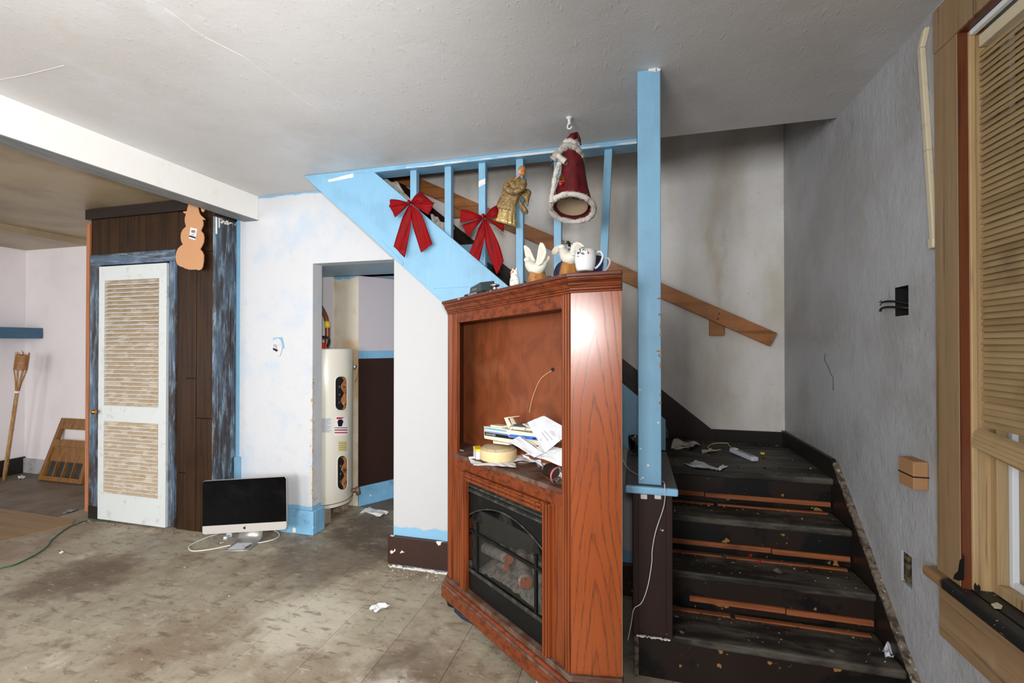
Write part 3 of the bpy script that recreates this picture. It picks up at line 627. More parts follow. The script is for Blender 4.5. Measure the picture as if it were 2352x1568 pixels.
# top rail and balusters
ra = thing('stair_screen', 'light blue baluster screen under the ceiling over the stairs', 'balustrade', (-.8, YS+.03, 2.0))
x_end = at(1463, 315, Y=YS).x
MB().box(-1.72, x_end+.08, YS-.03, YS+.085, H-.03, H-.001).build('top_rail', M['blue'], ra, bev=.003)
MB().box(-1.35, x_end, YS-.0315, YS-.0295, H-.031, H-.018).build('bare_edge', Mat('patchy_bare_edge', (206, 208, 208), .6).layer(BLUE, (5, 5, 60), .46, .54, 1).m, ra)
for i, (pa, pb) in enumerate(((942, 942), (1021, 1021), (1099, 1099), (1185, 1185), (1272, 1272), (1388.5, 1377))):
    xa, xb = at(pa, 380, Y=YS+.004).x, at(pb, 610, Y=YS+.004).x
    zb = SZ(xb)-.22; zt = H-.03
    xb2 = xa+(xb-xa)*(zt-zb)/(zt-1.82)
    bw, y0, y1 = .0425, YS+.004, YS+.044
    MB().hexa([(xb2,y0,zb),(xb2+bw,y0,zb),(xb2+bw,y1,zb),(xb2,y1,zb),(xa,y0,zt),(xa+bw,y0,zt),(xa+bw,y1,zt),(xa,y1,zt)]).build('baluster', M['blue'], ra, bev=.002)
bx = at(1107, 405, Y=YS+.003).x
MB().prism([(bx-.021, YS+.0025, 2.305), (bx+.021, YS+.0025, 2.322), (bx+.021, YS+.0025, 2.355), (bx-.021, YS+.0025, 2.342)], (0, .001, 0)).build('bare_band', M['blue_bare'], ra)
# post
pz = .806
po = thing('newel_post', 'tall light blue square post standing on the brown half wall', 'post', (.06, 1.95, pz))
x0, x1 = at(1465, 600, Y=1.91).x, at(1518, 600, Y=1.91).x
MB().box(x0, x1, 1.91, 2.0, pz, H-.001).build('shaft', M['blue'], po, bev=.003)
MB().box(x0+.002, x1-.002, 2.0, YS-.031, H-.03, H-.001).build('ceiling_batten', M['blue'], po)
mb = MB()
for (px, py, w, h) in ((1515,685,8,2),(1517,722,6,3),(1518,748,3,9),(1518,768,4,5),(1515,806,9,2),(1517,816,6,5),(1518,838,3,9),(1519,880,2,3),(1518,907,3,4),(1517,925,4,4),(1519,995,3,2)):
    c = at(px, py, Y=1.909); s = 1.83/1045
    mb.prism([(min(c.x-w*s, x1), 1.9085, c.z-h*s*.2), (min(c.x-w*s*.3, x1), 1.9085, c.z-h*s), (x1+.0005, 1.9085, c.z-h*s*.8), (x1+.0005, 1.9085, c.z+h*s), (min(c.x-w*s*.5, x1), 1.9085, c.z+h*s*.7)], (0, .0012, 0))
mb.build('splintered_wood', wood('splintered_pale_wood', (164, 124, 92), (120, 82, 56), 2, .7, 60), po, kind='stuff')
mb = MB()
for (px, py, r) in ((1500,157,12),(1512,160,6),(1489,1068,4),(1476,1097,3.5),(1471,1030,3),(1512,970,3),(1470,895,2.5),(1472,1100,2)):
    c = at(px, py, Y=1.909); r_ = r*1.83/1045
    mb.prism([(c.x+r_*math.cos(t)*random.uniform(.6, 1.1), 1.909, c.z+r_*.8*math.sin(t)*random.uniform(.6, 1.2)) for t in [k*.9 for k in range(7)]], (0, .0011, 0))
mb.build('paint_chips', M['blue_bare'], po, kind='stuff')
# half wall
hw = thing('half_wall', 'dark brown half wall with light blue cap beside the stairs', 'half wall', (.07, 2.2, .20))
MB().box(.0, XL-.001, 1.915, YS-.03, .201, .778).build('core', M['brown_plain'], hw)
for xa, xb in ((-.004, .02), (XL-.025, XL-.0005)): MB().box(xa, xb, 1.908, 1.93, .201, .778).build('corner_strip', M['brown_plain'], hw, bev=.003)
cp = MB().box(-.03, .168, 1.872, YS-.03, .778, .8055).build('cap', M['oak_dusty'] if 0 else paint('dusty_cap', (96, 92, 88), amt=0, dirt=(66, 62, 60)), hw, bev=.006)
MB().box(-.0305, .1685, 1.8705, 1.890, .777, .8062).build('cap_nosing', M['blue_chipped'], cp, bev=.006)
for px in (1479, 1511):
    c = at(px, 1140, Y=1.914); MB().box(c.x-.013, c.x+.013, 1.910, 1.916, c.z-.010, c.z+.010).build('putty_patch', M['white_crumb'], hw, bev=.004)
crumb_line((.01, 1.905, .2), (.14, 1.905, .2), 14, .008, M['white_crumb'], 'plaster_crumbs', 'white plaster crumbs at the foot of the half wall', 'plaster crumbs')
# handrail
hp, hq = Vector((-1.95, YB-.08, 2.792)), at(1777, 780, Y=YB-.08)
hr = thing('handrail', 'long brown wooden handrail board on the stairwell wall', 'handrail', hq)
up = Vector((.05, 0, .048)); d_ = (hq-hp).normalized(); up = Vector((-d_.z, 0, d_.x))*.048
if up.z < 0: up = -up
mb = MB().hexa([hp-up, hq-up, hq-up+Vector((0,.035,0)), hp-up+Vector((0,.035,0)), hp+up, hq+up, hq+up+Vector((0,.035,0)), hp+up+Vector((0,.035,0))])
mb.build('board', M['rail_wood'], hr, bev=.004)
c = at(1648, 755, Y=YB-.06)
MB().box(c.x-.045, c.x+.045, YB-.045, YB-.001, c.z-.045, c.z+.08).build('bracket', M['rail_wood'], hr, bev=.003)
c = at(1050, 480, Y=YB-.06); MB().box(c.x-.045, c.x+.045, YB-.045, YB-.001, c.z-.06, c.z+.08).build('bracket', M['rail_wood'], hr, bev=.003)
for p in ((1652, 720), (1649, 732)):
    c = at(*p, Y=YB-.081); MB().lathe([(.005, 0), (.005, .002)], c, 8, Matrix.Rotation(R_(90), 3, 'X')).build('screw', M['black'], hr)

# ------------------------------------------------------------------ window
WY0, WY1, WZ0, WZ1 = .72, 1.668, .62, 2.31
wi = tag(thing('window_1', 'varnished wood sash window with stained casing at right', 'window', (XR, 1.2, WZ0)), kind='structure')
MB().box(XR-.022, XR, WY1, WY1+.113, WZ0+.02, WZ1).build('side_casing', M['win_wood'], wi, bev=.004)
MB().box(XR-.022, XR, WY0-.138, WY0, WZ0+.02, WZ1).build('side_casing', M['win_wood'], wi, bev=.004)
MB().box(XR-.024, XR, WY0-.138, WY1+.113, WZ1, WZ1+.14).build('head_casing', M['win_wood'], wi, bev=.004)
MB().box(XR-.0215, XR+.001, WY1-.005, WY1, WZ0+.02, WZ1).build('jamb', M['win_red'], wi)
MB().box(XR-.0215, XR+.001, WY0, WY1-.005, WZ1-.006, WZ1).build('jamb', M['win_red'], wi)
MB().box(XR+.001, XR+.017, WY1-.012, WY1, WZ0+.02, WZ1-.006).build('stop', M['win_cream'], wi, bev=.003)
MB().box(XR+.001, XR+.017, WY0, WY1-.012, WZ1-.022, WZ1-.006).build('stop', M['vinyl'], wi, bev=.003)
MB().box(XR+.017, XR+.14, WY1-.006, WY1, WZ0+.02, WZ1).build('jamb', M['win_cream'], wi)
MB().box(XR+.058, XR+.14, WY0, WY0+.018, WZ0+.02, WZ1).build('jamb', M['win_cream'], wi)
# stool with a horn beyond the casing, and apron
MB().box(XR-.048, XR, WY0-.17, WY1+.147, WZ0-.012, WZ0+.02).build('stool', M['stool'], wi, bev=.010)
MB().box(XR, XR+.14, WY0, WY1, WZ0-.012, WZ0+.02).build('stool', M['stool'], wi)
MB().box(XR-.020, XR, WY0-.13, WY1+.110, WZ0-.185, WZ0-.012).build('apron', M['win_apron'], wi, bev=.004)
# sash and storm frame
def frame(x0, x1, y0, y1, z0, z1, w, name, mat, parent):
    MB().box(x0, x1, y0, y0+w, z0, z1).build(name+'_stile', mat, parent, bev=.002); MB().box(x0, x1, y1-w, y1, z0, z1).build(name+'_stile', mat, parent, bev=.002)
    MB().box(x0, x1, y0+w, y1-w, z0, z0+w*1.3).build(name+'_rail', mat, parent, bev=.002); MB().box(x0, x1, y0+w, y1-w, z1-w, z1).build(name+'_rail', mat, parent, bev=.002)
frame(XR+.048, XR+.075, WY0+.02, WY1-.006, WZ0+.022, 1.48, .024, 'sash', M['sash'], wi)
frame(XR+.094, XR+.115, WY0+.02, WY1-.02, 1.45, WZ1-.01, .045, 'upper_sash', M['sash'], wi)
frame(XR+.0765, XR+.092, WY0+.02, WY1-.006, WZ0+.022, WZ1-.01, .036, 'storm', M['vinyl'], wi)
MB().box(XR+.060, XR+.063, WY0+.04, WY1-.028, WZ0+.05, 1.46).build('pane', M['pane'], wi)
MB().box(XR+.102, XR+.105, WY0+.06, WY1-.06, 1.49, WZ1-.05).build('pane', M['pane'], wi)
mp_ = lambda x, y: at(2100+x/2.35, 900+y/2.35, X=XR-.0228)
MB().prism([mp_(*q) for q in ((263,870),(270,905),(268,960),(266,1015),(238,1018),(210,1008),(216,985),(236,965),(240,935),(246,905),(258,898))], (.0006, 0, 0)).build('mould', M['dark'], wi)
mp_ = lambda x, y: at(2100+x/2.35, 900+y/2.35, X=XR-.0222)
MB().prism([(XR+.002+.02*math.cos(a)*0+q, WY1-.0128+(.0 if q < .016 else .006), z) for a, q, z in ((0, 0, .642), (0, .0155, .642), (0, .0155, .653), (0, .011, .661), (0, .008, .655), (0, .003, .665), (0, .0, .657))], (0, .0006, 0)).build('mould', M['dark'], wi)
solo('paint_flake', MB().prism([at(x, y, Z=WZ0+.022) for x, y in ((2276, 1388), (2290, 1384), (2303, 1392), (2300, 1398), (2284, 1397))], (0, 0, .002)), M['cream_plastic'], 'cream paint flake lying on the blackened window stool', 'paint flake')
# blind
BXc = XR+.032
bl = thing('window_blind', 'yellowed slatted blind hanging in the right window, bottom drooping', 'blind', (BXc, 1.19, 1.0))
MB().box(BXc-.008, BXc+.020, WY0+.012, WY1-.010, WZ1-.06, WZ1-.024).build('head_rail', M['cream_plastic'], bl, bev=.003)
ly = WY1-.010-WY0-.012
sb = MB()
for q in range(1):
    secs = [(-.0115, -.0060), (-.004, .0015), (.004, .0045), (.0115, .0060)]
    vs = [(a, -ly/2, b) for a, b in secs]+[(a, ly/2, b) for a, b in secs]+[(a, -ly/2, b-.0012) for a, b in secs]+[(a, ly/2, b-.0012) for a, b in secs]
    sb.add(vs, [(i, i+1, i+5, i+4) for i in range(3)]+[(8+i, 12+i, 13+i, 9+i) for i in range(3)]+[(0, 4, 12, 8), (3, 11, 15, 7)])
pl = []; z = WZ1-.075; i = 0; ym = (WY0+.012+WY1-.010)/2
while z > 1.13:
    pl.append(((BXc, ym+random.uniform(-.002, .002), z), (random.uniform(-.003, .003), R_(-34)+random.uniform(-.05, .05), 0))); z -= .0186
for k in range(4): pl.append(((BXc-.004, ym, 1.062-.017*k), (R_(6.5+k*.8), R_(-20), 0)))
copies('slat', sb, M['blind'], bl, pl)
mb = MB(); c, s = math.cos(R_(9)), math.sin(R_(9))
mb.hexa([(BXc-.016, ym-ly/2, .985-.07), (BXc+.008, ym-ly/2, .985-.07), (BXc+.008, ym+ly/2, .985+.07), (BXc-.016, ym+ly/2, .985+.07), (BXc-.016, ym-ly/2, 1.0-.07), (BXc+.008, ym-ly/2, 1.0-.07), (BXc+.008, ym+ly/2, 1.0+.07), (BXc-.016, ym+ly/2, 1.0+.07)])
mb.build('bottom_rail', M['blind'], bl, bev=.003)
for y in (WY0+.15, WY0+.45): MB().tube([(BXc-.013, y, 1.02), (BXc-.013, y, WZ1-.06)], .0012, 5).build('ladder_cord', M['blind'], bl)
# neighbour's siding outside
nb = tag(thing('neighbour_wall', 'pale siding of the house outside the right window', 'house wall', (2.9, 1.5, -.5)))
MB().box(2.93, 3.0, -2, 6, -.5, 3.4).build('sheathing', M['outside'], nb)
for k in range(26): MB().hexa([(2.895, -2, -.5+k*.15), (2.93, -2, -.5+k*.15), (2.93, 6, -.5+k*.15), (2.895, 6, -.5+k*.15), (2.915, -2, -.352+k*.15), (2.93, -2, -.352+k*.15), (2.93, 6, -.352+k*.15), (2.915, 6, -.352+k*.15)]).build('siding_board', M['outside'], nb)

# ------------------------------------------------------------------ on the right wall
def rw(px, py, off=0): return at(px, py, X=XR-off)
p0, p1 = rw(2116, 112, .008), rw(2146, 562, .008)
rc = thing('cable_raceway', 'cream plastic cable raceway on grey wall beside window', 'conduit', p1)
def bar(mb, a, b, hw, x0, x1):
    mb.hexa([(x0, a.y-hw, a.z), (x1, a.y-hw, a.z), (x1, a.y+hw, a.z), (x0, a.y+hw, a.z), (x0, b.y-hw, b.z), (x1, b.y-hw, b.z), (x1, b.y+hw, b.z), (x0, b.y+hw, b.z)]); return mb
mid = p1.lerp(p0, .47)
bar(MB(), p1, mid, .0105, XR-.016, XR).build('channel', M['cream_plastic'], rc, bev=.003)
bar(MB(), mid, p0, .0105, XR-.016, XR).build('channel', M['cream_plastic'], rc, bev=.003)
e = rw(2127, 66, .008); bar(MB(), p0, e, .0105, XR-.016, XR).build('elbow', M['cream_plastic'], rc, bev=.003)
bar(MB(), p1+Vector((0,0,-.012)), p1+Vector((0,0,.022)), .0135, XR-.020, XR).build('coupler', M['cream_plastic'], rc, bev=.004)
eb = thing('junction_box', 'open black junction box with two wires in grey wall', 'junction box', (XR+.03, 2.018, 1.475))
MB().box(XR+.045, XR+.05, 1.972, 2.064, 1.475, 1.585).build('back', M['dark'], eb)
for b_ in ((XR+.002, XR+.045, 1.972, 1.975, 1.475, 1.585), (XR+.002, XR+.045, 2.061, 2.064, 1.475, 1.585), (XR+.002, XR+.045, 1.975, 2.061, 1.475, 1.478), (XR+.002, XR+.045, 1.975, 2.061, 1.582, 1.585)): MB().box(*b_).build('side', M['dark'], eb)
MB().tube(smooth_pts([(XR+.04, 1.99, 1.50), (XR+.0, 2.01, 1.505), (XR-.02, 2.06, 1.512), (XR-.025, 2.10, 1.51), (XR-.028, 2.108, 1.498)]), .0045, 7).build('wire', M['brown_black'], eb, smooth=True)
MB().tube(smooth_pts([(XR+.04, 1.99, 1.51), (XR+.0, 2.03, 1.528), (XR-.02, 2.065, 1.534), (XR-.025, 2.10, 1.533)]), .004, 7).build('wire', M['black'], eb, smooth=True)
mb = MB()
for k in range(4): mb.tube([(XR-.025, 2.10, 1.533), (XR-.027+.006*(k % 2), 2.108+.004*k, 1.532+.007*(k-1.5))], .0015, 5)
mb.build('wire_ends', M['black'], eb)
ob = thing('outlet_box', 'open outlet box with old paint low on grey wall', 'outlet box', (XR+.03, 1.996, .485))
MB().box(XR+.03, XR+.035, 1.962, 2.030, .485, .60).build('back', M['dark'], ob)
MB().box(XR+.004, XR+.03, 1.995, 2.026, .49, .595).build('receptacle', Mat('grimy_receptacle', (92, 82, 52), .7).layer((30, 28, 26), 40, .45, .55, .9).m, ob, bev=.005)
q0, q1 = rw(2064, 1046, .045), rw(2098, 1125, .045)
wk = thing('wall_block', 'brown block bound with a black band on grey wall', 'block', (XR-.02, (q0.y+q1.y)/2, q1.z))
MB().box(XR-.045, XR-.001, q1.y, q0.y, q1.z, q0.z).build('block', M['cardboard'], wk, bev=.003)
zz = (q0.z+q1.z)/2-.004
MB().box(XR-.0465, XR-.0005, q1.y-.0015, q0.y+.0015, zz-.002, zz+.002).build('band', M['black'], wk)

# ------------------------------------------------------------------ fireplace cabinet (corner unit, racked: its right end stands higher)
CA = Vector((-.945, 2.243, 0)); CU = Vector((.778, -.628, 0)).normalized(); CV = Vector((-CU.y, CU.x, 0))
RACK = .0374
def cab(u, v, z):
    p = CA+CU*u+CV*v; return (p.x, p.y, z+RACK*(p.x-CA.x))
def cabp(px, py, v):
    """point on the cabinet's vertical plane at depth v seen at a pixel"""
    d = ray(px, py); o = CA+CV*v; t = (o.x*CV.x+o.y*CV.y)/(d.x*CV.x+d.y*CV.y)
    return Vector((d.x*t, d.y*t, CAMH+d.z*t))
CW, CS = .933, .127                       # front width; plan depth of the 45 degree side panels
ZB, ZT, ZC = .048, 1.597, 1.527
cb = thing('fireplace_cabinet', 'red brown oak corner cabinet with electric fireplace and open shelf', 'cabinet', cab(.46, .1, 0))
def pan(u0, v0, u1, v1, z0, z1, t, name, mat, parent, bev=.002):  # upright board from (u0,v0) to (u1,v1), thickness t to its inside
    d = Vector((u1-u0, v1-v0)).normalized(); n = Vector((-d.y, d.x))*t
    return MB(cab).hexa([(u0,v0,z0),(u1,v1,z0),(u1+n.x,v1+n.y,z0),(u0+n.x,v0+n.y,z0),(u0,v0,z1),(u1,v1,z1),(u1+n.x,v1+n.y,z1),(u0+n.x,v0+n.y,z1)]).build(name, mat, parent, bev=bev)
# right panel with its own cathedral grain
pc = Vector(cab(CW+CS/2, CS/2, .8)); pd = (Vector(cab(CW+CS, CS, .8))-Vector(cab(CW, 0, .8))); pd.z = 0; pd.normalize(); pcl = pc-LOC[cb.name]
m = Mat('oak_cathedral_veneer', (150, 72, 26), .30, .5)
s_ = m.math('ADD', m.math('MULTIPLY', m.math('SUBTRACT', m.axis(0), pcl.x), pd.x), m.math('MULTIPLY', m.math('SUBTRACT', m.axis(1), pcl.y), pd.y))
n1 = m.math('MULTIPLY', m.math('SUBTRACT', m.noise((9, 9, 3.0), 3, .5, 0, 3), .5), .30)
s2 = m.math('ADD', s_, m.math('MULTIPLY', m.math('SUBTRACT', m.noise((2, 2, 1.6), 2, .5, 0, 9), .5), .06))
val = m.math('ADD', m.math('ADD', m.axis(2), m.math('MULTIPLY', m.math('POWER', m.math('ABSOLUTE', s2), 1.3), 16.0)), n1)
band = m.math('FRACT', m.math('MULTIPLY', val, 4.2))
line = m.math('MULTIPLY', m.ramp(band, .66, .97), m.ramp(band, 1.0, .985))
fine = m.ramp(m.noise((240, 240, 30), 3, .6, 0, 4), .35, .6)
m.layer((134, 60, 20), (5, 5, 1.2), .4, .7, .7)
m.mix(m.math('MULTIPLY', line, fine), (88, 40, 18), .8)
m.layer((98, 46, 22), (220, 220, 5), .56, .68, .45, 3)
b_ = m.n.new('ShaderNodeBump'); b_.inputs['Strength'].default_value = .10; b_.inputs['Distance'].default_value = .002; b_.invert = True; m.l.new(line, b_.inputs['Height']); m.l.new(b_.outputs[0], m.b.inputs['Normal'])
m.coat(.8, .27)
pan(CW, 0, CW+CS, CS, ZB+.06, ZC, .018, 'side_panel', m.m, cb, 0)
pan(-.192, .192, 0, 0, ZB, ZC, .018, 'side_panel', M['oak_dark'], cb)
MB(cab).box(CW+CS-.022, CW+CS-.0005, CS+.0005, CS+.004, ZB+.06, ZC).build('back_edge', Mat('raw_board_edge', (196, 160, 128), .7).m, cb)
MB(cab).box(-.186, CW, .186, .192, ZB, ZC).build('back_panel', M['veneer'], cb)
# stiles: flat board plus reeded moulding
def stile(u0, u1, uf0, uf1, w0, w1):
    s = MB(cab).box(u0, u1, .0, .022, .15, ZC).build('stile', M['oak'], cb, bev=.002)
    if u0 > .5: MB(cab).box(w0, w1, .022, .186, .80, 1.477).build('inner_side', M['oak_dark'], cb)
    for k in range(3):
        a = uf0+(uf1-uf0)*(k+.1)/3; b = uf0+(uf1-uf0)*(k+.9)/3
        MB(cab).box(a, b, -.007, .002, .15, ZC).build('reed', M['oak'], s, bev=.003)
stile(0, .084, .002, .046, .062, .080); stile(.883, CW, .890, .931, .887, .905)
MB(cab).box(.084, .883, .0, .022, 1.477, ZC).build('fascia', M['oak_h'], cb, bev=.002)
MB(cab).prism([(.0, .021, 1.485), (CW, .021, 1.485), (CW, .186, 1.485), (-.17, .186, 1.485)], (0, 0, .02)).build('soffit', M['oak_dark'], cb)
# cornice: stepped mouldings mitred round the three front faces
def ring_at(o, v_back=.135):
    k = math.tan(R_(22.5))*o; s = o*math.sin(R_(45)); a = (-.19-s, .19-s); b = (-k, -o); c = (CW+k, -o); d = (CW+CS+s, CS-s)
    return [a, b, c, d, (CW+CS, v_back), (CW, .19), (-.19, .192)]
def mould(z0, z1, o0, o1, name, mat, parent=None, bev=.0025):
    r0, r1 = ring_at(o0), ring_at(o1); n = 7
    return MB(cab).add([(u, v, z0) for u, v in r0]+[(u, v, z1) for u, v in r1], [tuple(range(7))[::-1], tuple(range(7, 14))]+[(i, (i+1)%7, 7+(i+1)%7, 7+i) for i in range(7)]).build(name, mat, parent or cb, bev=bev)
co = mould(ZC, ZC+.008, .006, .008, 'cornice', M['oak_h'])
mould(ZC+.009, ZC+.017, .008, .012, 'bead', M['oak_h'], co); mould(ZC+.018, ZC+.034, .010, .020, 'cove', M['oak_h'], co)
mould(ZC+.035, ZC+.040, .022, .022, 'fillet', M['oak_h'], co); mould(ZC+.041, ZT-.016, .020, .028, 'ogee', M['oak_h'], co)
mould(ZT-.015, ZT, .034, .034, 'top_board', M['oak_top'], cb, .004)
# shelf, lower front, base
MB(cab).prism([(.05, -.004, .785), (.883, -.004, .785), (.883, .186, .785), (-.165, .186, .785), (-.01, .03, .785), (.05, .024, .785)], (0, 0, .02)).build('shelf', M['oak_dusty'], cb, bev=.004)
MB(cab).box(.05, .883, .002, .02, .735, .785).build('shelf_rail', M['oak_h'], cb, bev=.002)
MB(cab).box(.05, .16, .004, .02, .15, .735).build('front_panel', M['oak'], cb); MB(cab).box(.815, .883, .004, .02, .15, .735).build('front_panel', M['oak'], cb)
FU0, FU1, FZ0, FZ1 = .150, .824, .150, .733
for nm, b in (('fire_frame', (FU0, FU0+.044, FZ0, FZ1)), ('fire_frame', (FU1-.040, FU1, FZ0, FZ1)), ('fire_frame', (FU0+.044, FU1-.040, FZ1-.043, FZ1))):
    f_ = MB(cab).box(b[0], b[1], -.012, .012, b[2], b[3]).build(nm, M['oak'], cb, bev=.004)
    hor = b[1]-b[0] > .2
    for k in (.2, .62):
        if hor: q = (b[0], b[1], b[2]+(b[3]-b[2])*k, b[2]+(b[3]-b[2])*(k+.26))
        else: q = (b[0]+(b[1]-b[0])*k, b[0]+(b[1]-b[0])*(k+.26), b[2], b[3])
        MB(cab).box(q[0], q[1], -.021, -.010, q[2], q[3]).build('moulding', M['oak'], f_, bev=.004)
ba = mould(ZB, ZB+.058, .034, .034, 'base', M['oak_h'])
mould(ZB+.059, ZB+.066, .034, .028, 'base_bead', M['oak_dusty'], ba); mould(ZB+.067, ZB+.078, .026, .018, 'base_cove', M['oak_h'], ba); mould(ZB+.079, .150, .014, .014, 'ledge', M['oak_dusty'], ba)
# fireplace insert
IU0, IU1 = FU0+.044, FU1-.040; IUC = (IU0+IU1)/2
ins = MB(cab).box(IU0, IU1, .168, .178, .150, .70).build('firebox', M['dark'], cb)
for b in ((IU0-.002, IU0+.004, .03, .168, .15, .70), (IU1-.004, IU1+.002, .03, .168, .15, .70), (IU0, IU1, .03, .168, .150, .158)): MB(cab).box(*b).build('firebox_side', M['dark'], ins)
MB(cab).box(IU0, IU1, .012, .03, .152, .255).build('lower_panel', M['iron'], ins, bev=.003)
MB(cab).box(IU0, IU1, .006, .014, .246, .262).build('lower_ledge', M['dusty_black'], ins, bev=.002)
for k in range(2): MB(cab).hexa([(IU0, .004, .664-.024*k), (IU1, .004, .664-.024*k), (IU1, .018, .666-.024*k), (IU0, .018, .666-.024*k), (IU0, .004, .672-.024*k), (IU1, .004, .672-.024*k), (IU1, .018, .676-.024*k), (IU0, .018, .676-.024*k)]).build('louvre', M['dusty_black'], ins)
arc = [(IU0+(IU1-IU0)*i/24, .520+.085*(1-(2*i/24-1)**2)) for i in range(25)]
mb = MB(); pts = [(u, .016, z) for u, z in arc]+[(IU1, .016, .692), (IU0, .016, .692)]; n = len(pts)
mb.add([cab(*p) for p in pts]+[cab(p[0], .026, p[2]) for p in pts], [tuple(range(n)), tuple(range(n, 2*n))[::-1]]+[(i, (i+1)%n, n+(i+1)%n, n+i) for i in range(n)])
mb.build('arch_panel', M['iron'], ins)
MB().tube([cab(u, .013, z) for u, z in arc], .0038, 6).build('arch_trim', M['silver_matte'] if 0 else M['dusty_black'], ins, smooth=True)
def arcz(u): return .520+.085*(1-(2*(u-IU0)/(IU1-IU0)-1)**2)
for u in (IUC-.225, IUC+.225): MB(cab).box(u-.007, u+.007, .010, .020, .262, arcz(u) if 0 else .50).build('screen_bar', M['iron'], ins)
MB(cab).box(IU0, IU1, .012, .020, .438, .452).build('screen_bar', M['iron'], ins)
mb = MB(); sp = .0062; um = int((IU1-IU0+.4)/sp)
for k in range(um):        # two sets of slanting wires, clipped to the arch
    for sgn in (1, -1):
        u0 = IU0-.2+k*sp; pa = None; seg = []
        for z in (.262, .34, .42, .50, .56, .604):
            u = u0+sgn*(z-.262)*.55
            if IU0+.004 < u < IU1-.004 and z <= arcz(u): seg.append((u, z))
        if len(seg) > 1:
            (ua, za), (ub, zb) = seg[0], seg[-1]; t = .0006
            mb.add([cab(ua-t, .022, za), cab(ua+t, .022, za), cab(ub+t, .022, zb), cab(ub-t, .022, zb)], [(0, 1, 2, 3)])
mb.build('mesh_screen', M['wire_grey'], ins, kind='stuff')
def logm(u0, v0, z0, u1, v1, z1, r, name='log'):
    a, b = Vector(cab(u0, v0, z0)), Vector(cab(u1, v1, z1)); pts = [a.lerp(b, i/6)+Vector((0, 0, random.uniform(-.004, .004))) for i in range(7)]
    l = MB().tube(pts, [r*random.uniform(.9, 1.06) for _ in pts], 12, jit=.06).build(name, M['log'], ins, smooth=True)
    d = (b-a).normalized(); MB().tube([b-d*.002, b+d*.004], r*.93, 12).build('log_end', M['log_end'], l)
def logp(a, b, r):
    c0, c1 = cabp(*a), cabp(*b); pts = [c0.lerp(c1, i/6)+Vector((0, 0, random.uniform(-.003, .003))) for i in range(7)]
    l = MB().tube(pts, [r*random.uniform(.9, 1.06) for _ in pts], 12, jit=.06).build('log', M['log'], ins, smooth=True)
    d = (c1-c0).normalized(); MB().tube([c1-d*.002, c1+d*.004], r*.93, 12).build('log_end', M['log_end'], l)
logp((1110, 1254, .11), (1168, 1283, .05), .026); logp((1146, 1296, .08), (1163, 1304, .045), .017); logp((1196, 1272, .13), (1208, 1337, .045), .033); logp((1150, 1256, .14), (1166, 1280, .11), .022); logp((1232, 1306, .11), (1252, 1342, .08), .022); logp((1080, 1290, .12), (1100, 1310, .10), .020)
mb = MB(); mb.grid(40, 8, lambda a, b: cab(IU0+.006+a*(IU1-IU0-.012), .035+b*.125, .215+.165*(1-(2*a-1)**2)**.55*(.35+.65*b**.7)+.016*noise.noise(Vector((a*18, b*5, 0)))))
mb.build('ember_bed', M['ember'], ins, smooth=True)
a, b = Vector(cab(.62, .182, 1.23)), Vector(cab(.46, .182, 1.03))
MB().tube(smooth_pts([a+Vector((0,0,.0)), a.lerp(b, .3)+Vector((-.02, 0, .02)), a.lerp(b, .7)+Vector((-.015,0,.015)), b]), .0012, 5).build('hanging_thread', M['beige'], cb)
MB().lathe([(.008, 0), (.008, .004)], cab(.625, .184, 1.235), 10, Matrix.Rotation(R_(90), 3, 'X')).build('cable_hole', M['dark'], cb)
# slippers under the raised base
for nm, lab, mt, pts in (('slipper', 'navy blue slipper sole wedged under the cabinet base', 'navy', ((1042, 1405), (1060, 1392), (1095, 1400), (1125, 1432), (1130, 1448), (1105, 1445), (1060, 1422))),
                     ('shoe_heel', 'dark rubber shoe heel under the cabinet corner', 'black', ((1026, 1382), (1050, 1380), (1052, 1392), (1040, 1397), (1028, 1392)))):
    mb = MB(); b_ = [at(x, y, Z=.0) for x, y in pts]; n = len(b_)
    mb.prism(b_, (0, 0, .022)); o = mb.build(nm, M[mt], bev=.005); tag(o, lab, 'shoe')
    if nm == 'slipper':
        cen = sum(b_, Vector())/n
        MB().prism([cen+(p-cen)*.84+Vector((0, 0, .0222)) for p in b_], (0, 0, .002)).build('insole', M['shoe_top'], o)
def ztop(p): return ZT+RACK*(p.x-CA.x)
def zshelf(p): return .805+RACK*(p.x-CA.x)
def P(cx, cy, v, ox=1030, oy=520, sc=5.88): return cabp(ox+cx/sc, oy+cy/sc, v)
# ---- on top
def put(name, label, cat, px, v, z=None):
    p = cabp(px, 620, v); p.z = ztop(p) if z is None else z; return thing(name, label, cat, p), p
def local(p, rz=0):
    c, s = math.cos(rz), math.sin(rz)
    return lambda x, y, z: (p.x+x*c-y*s, p.y+x*s+y*c, p.z+z)
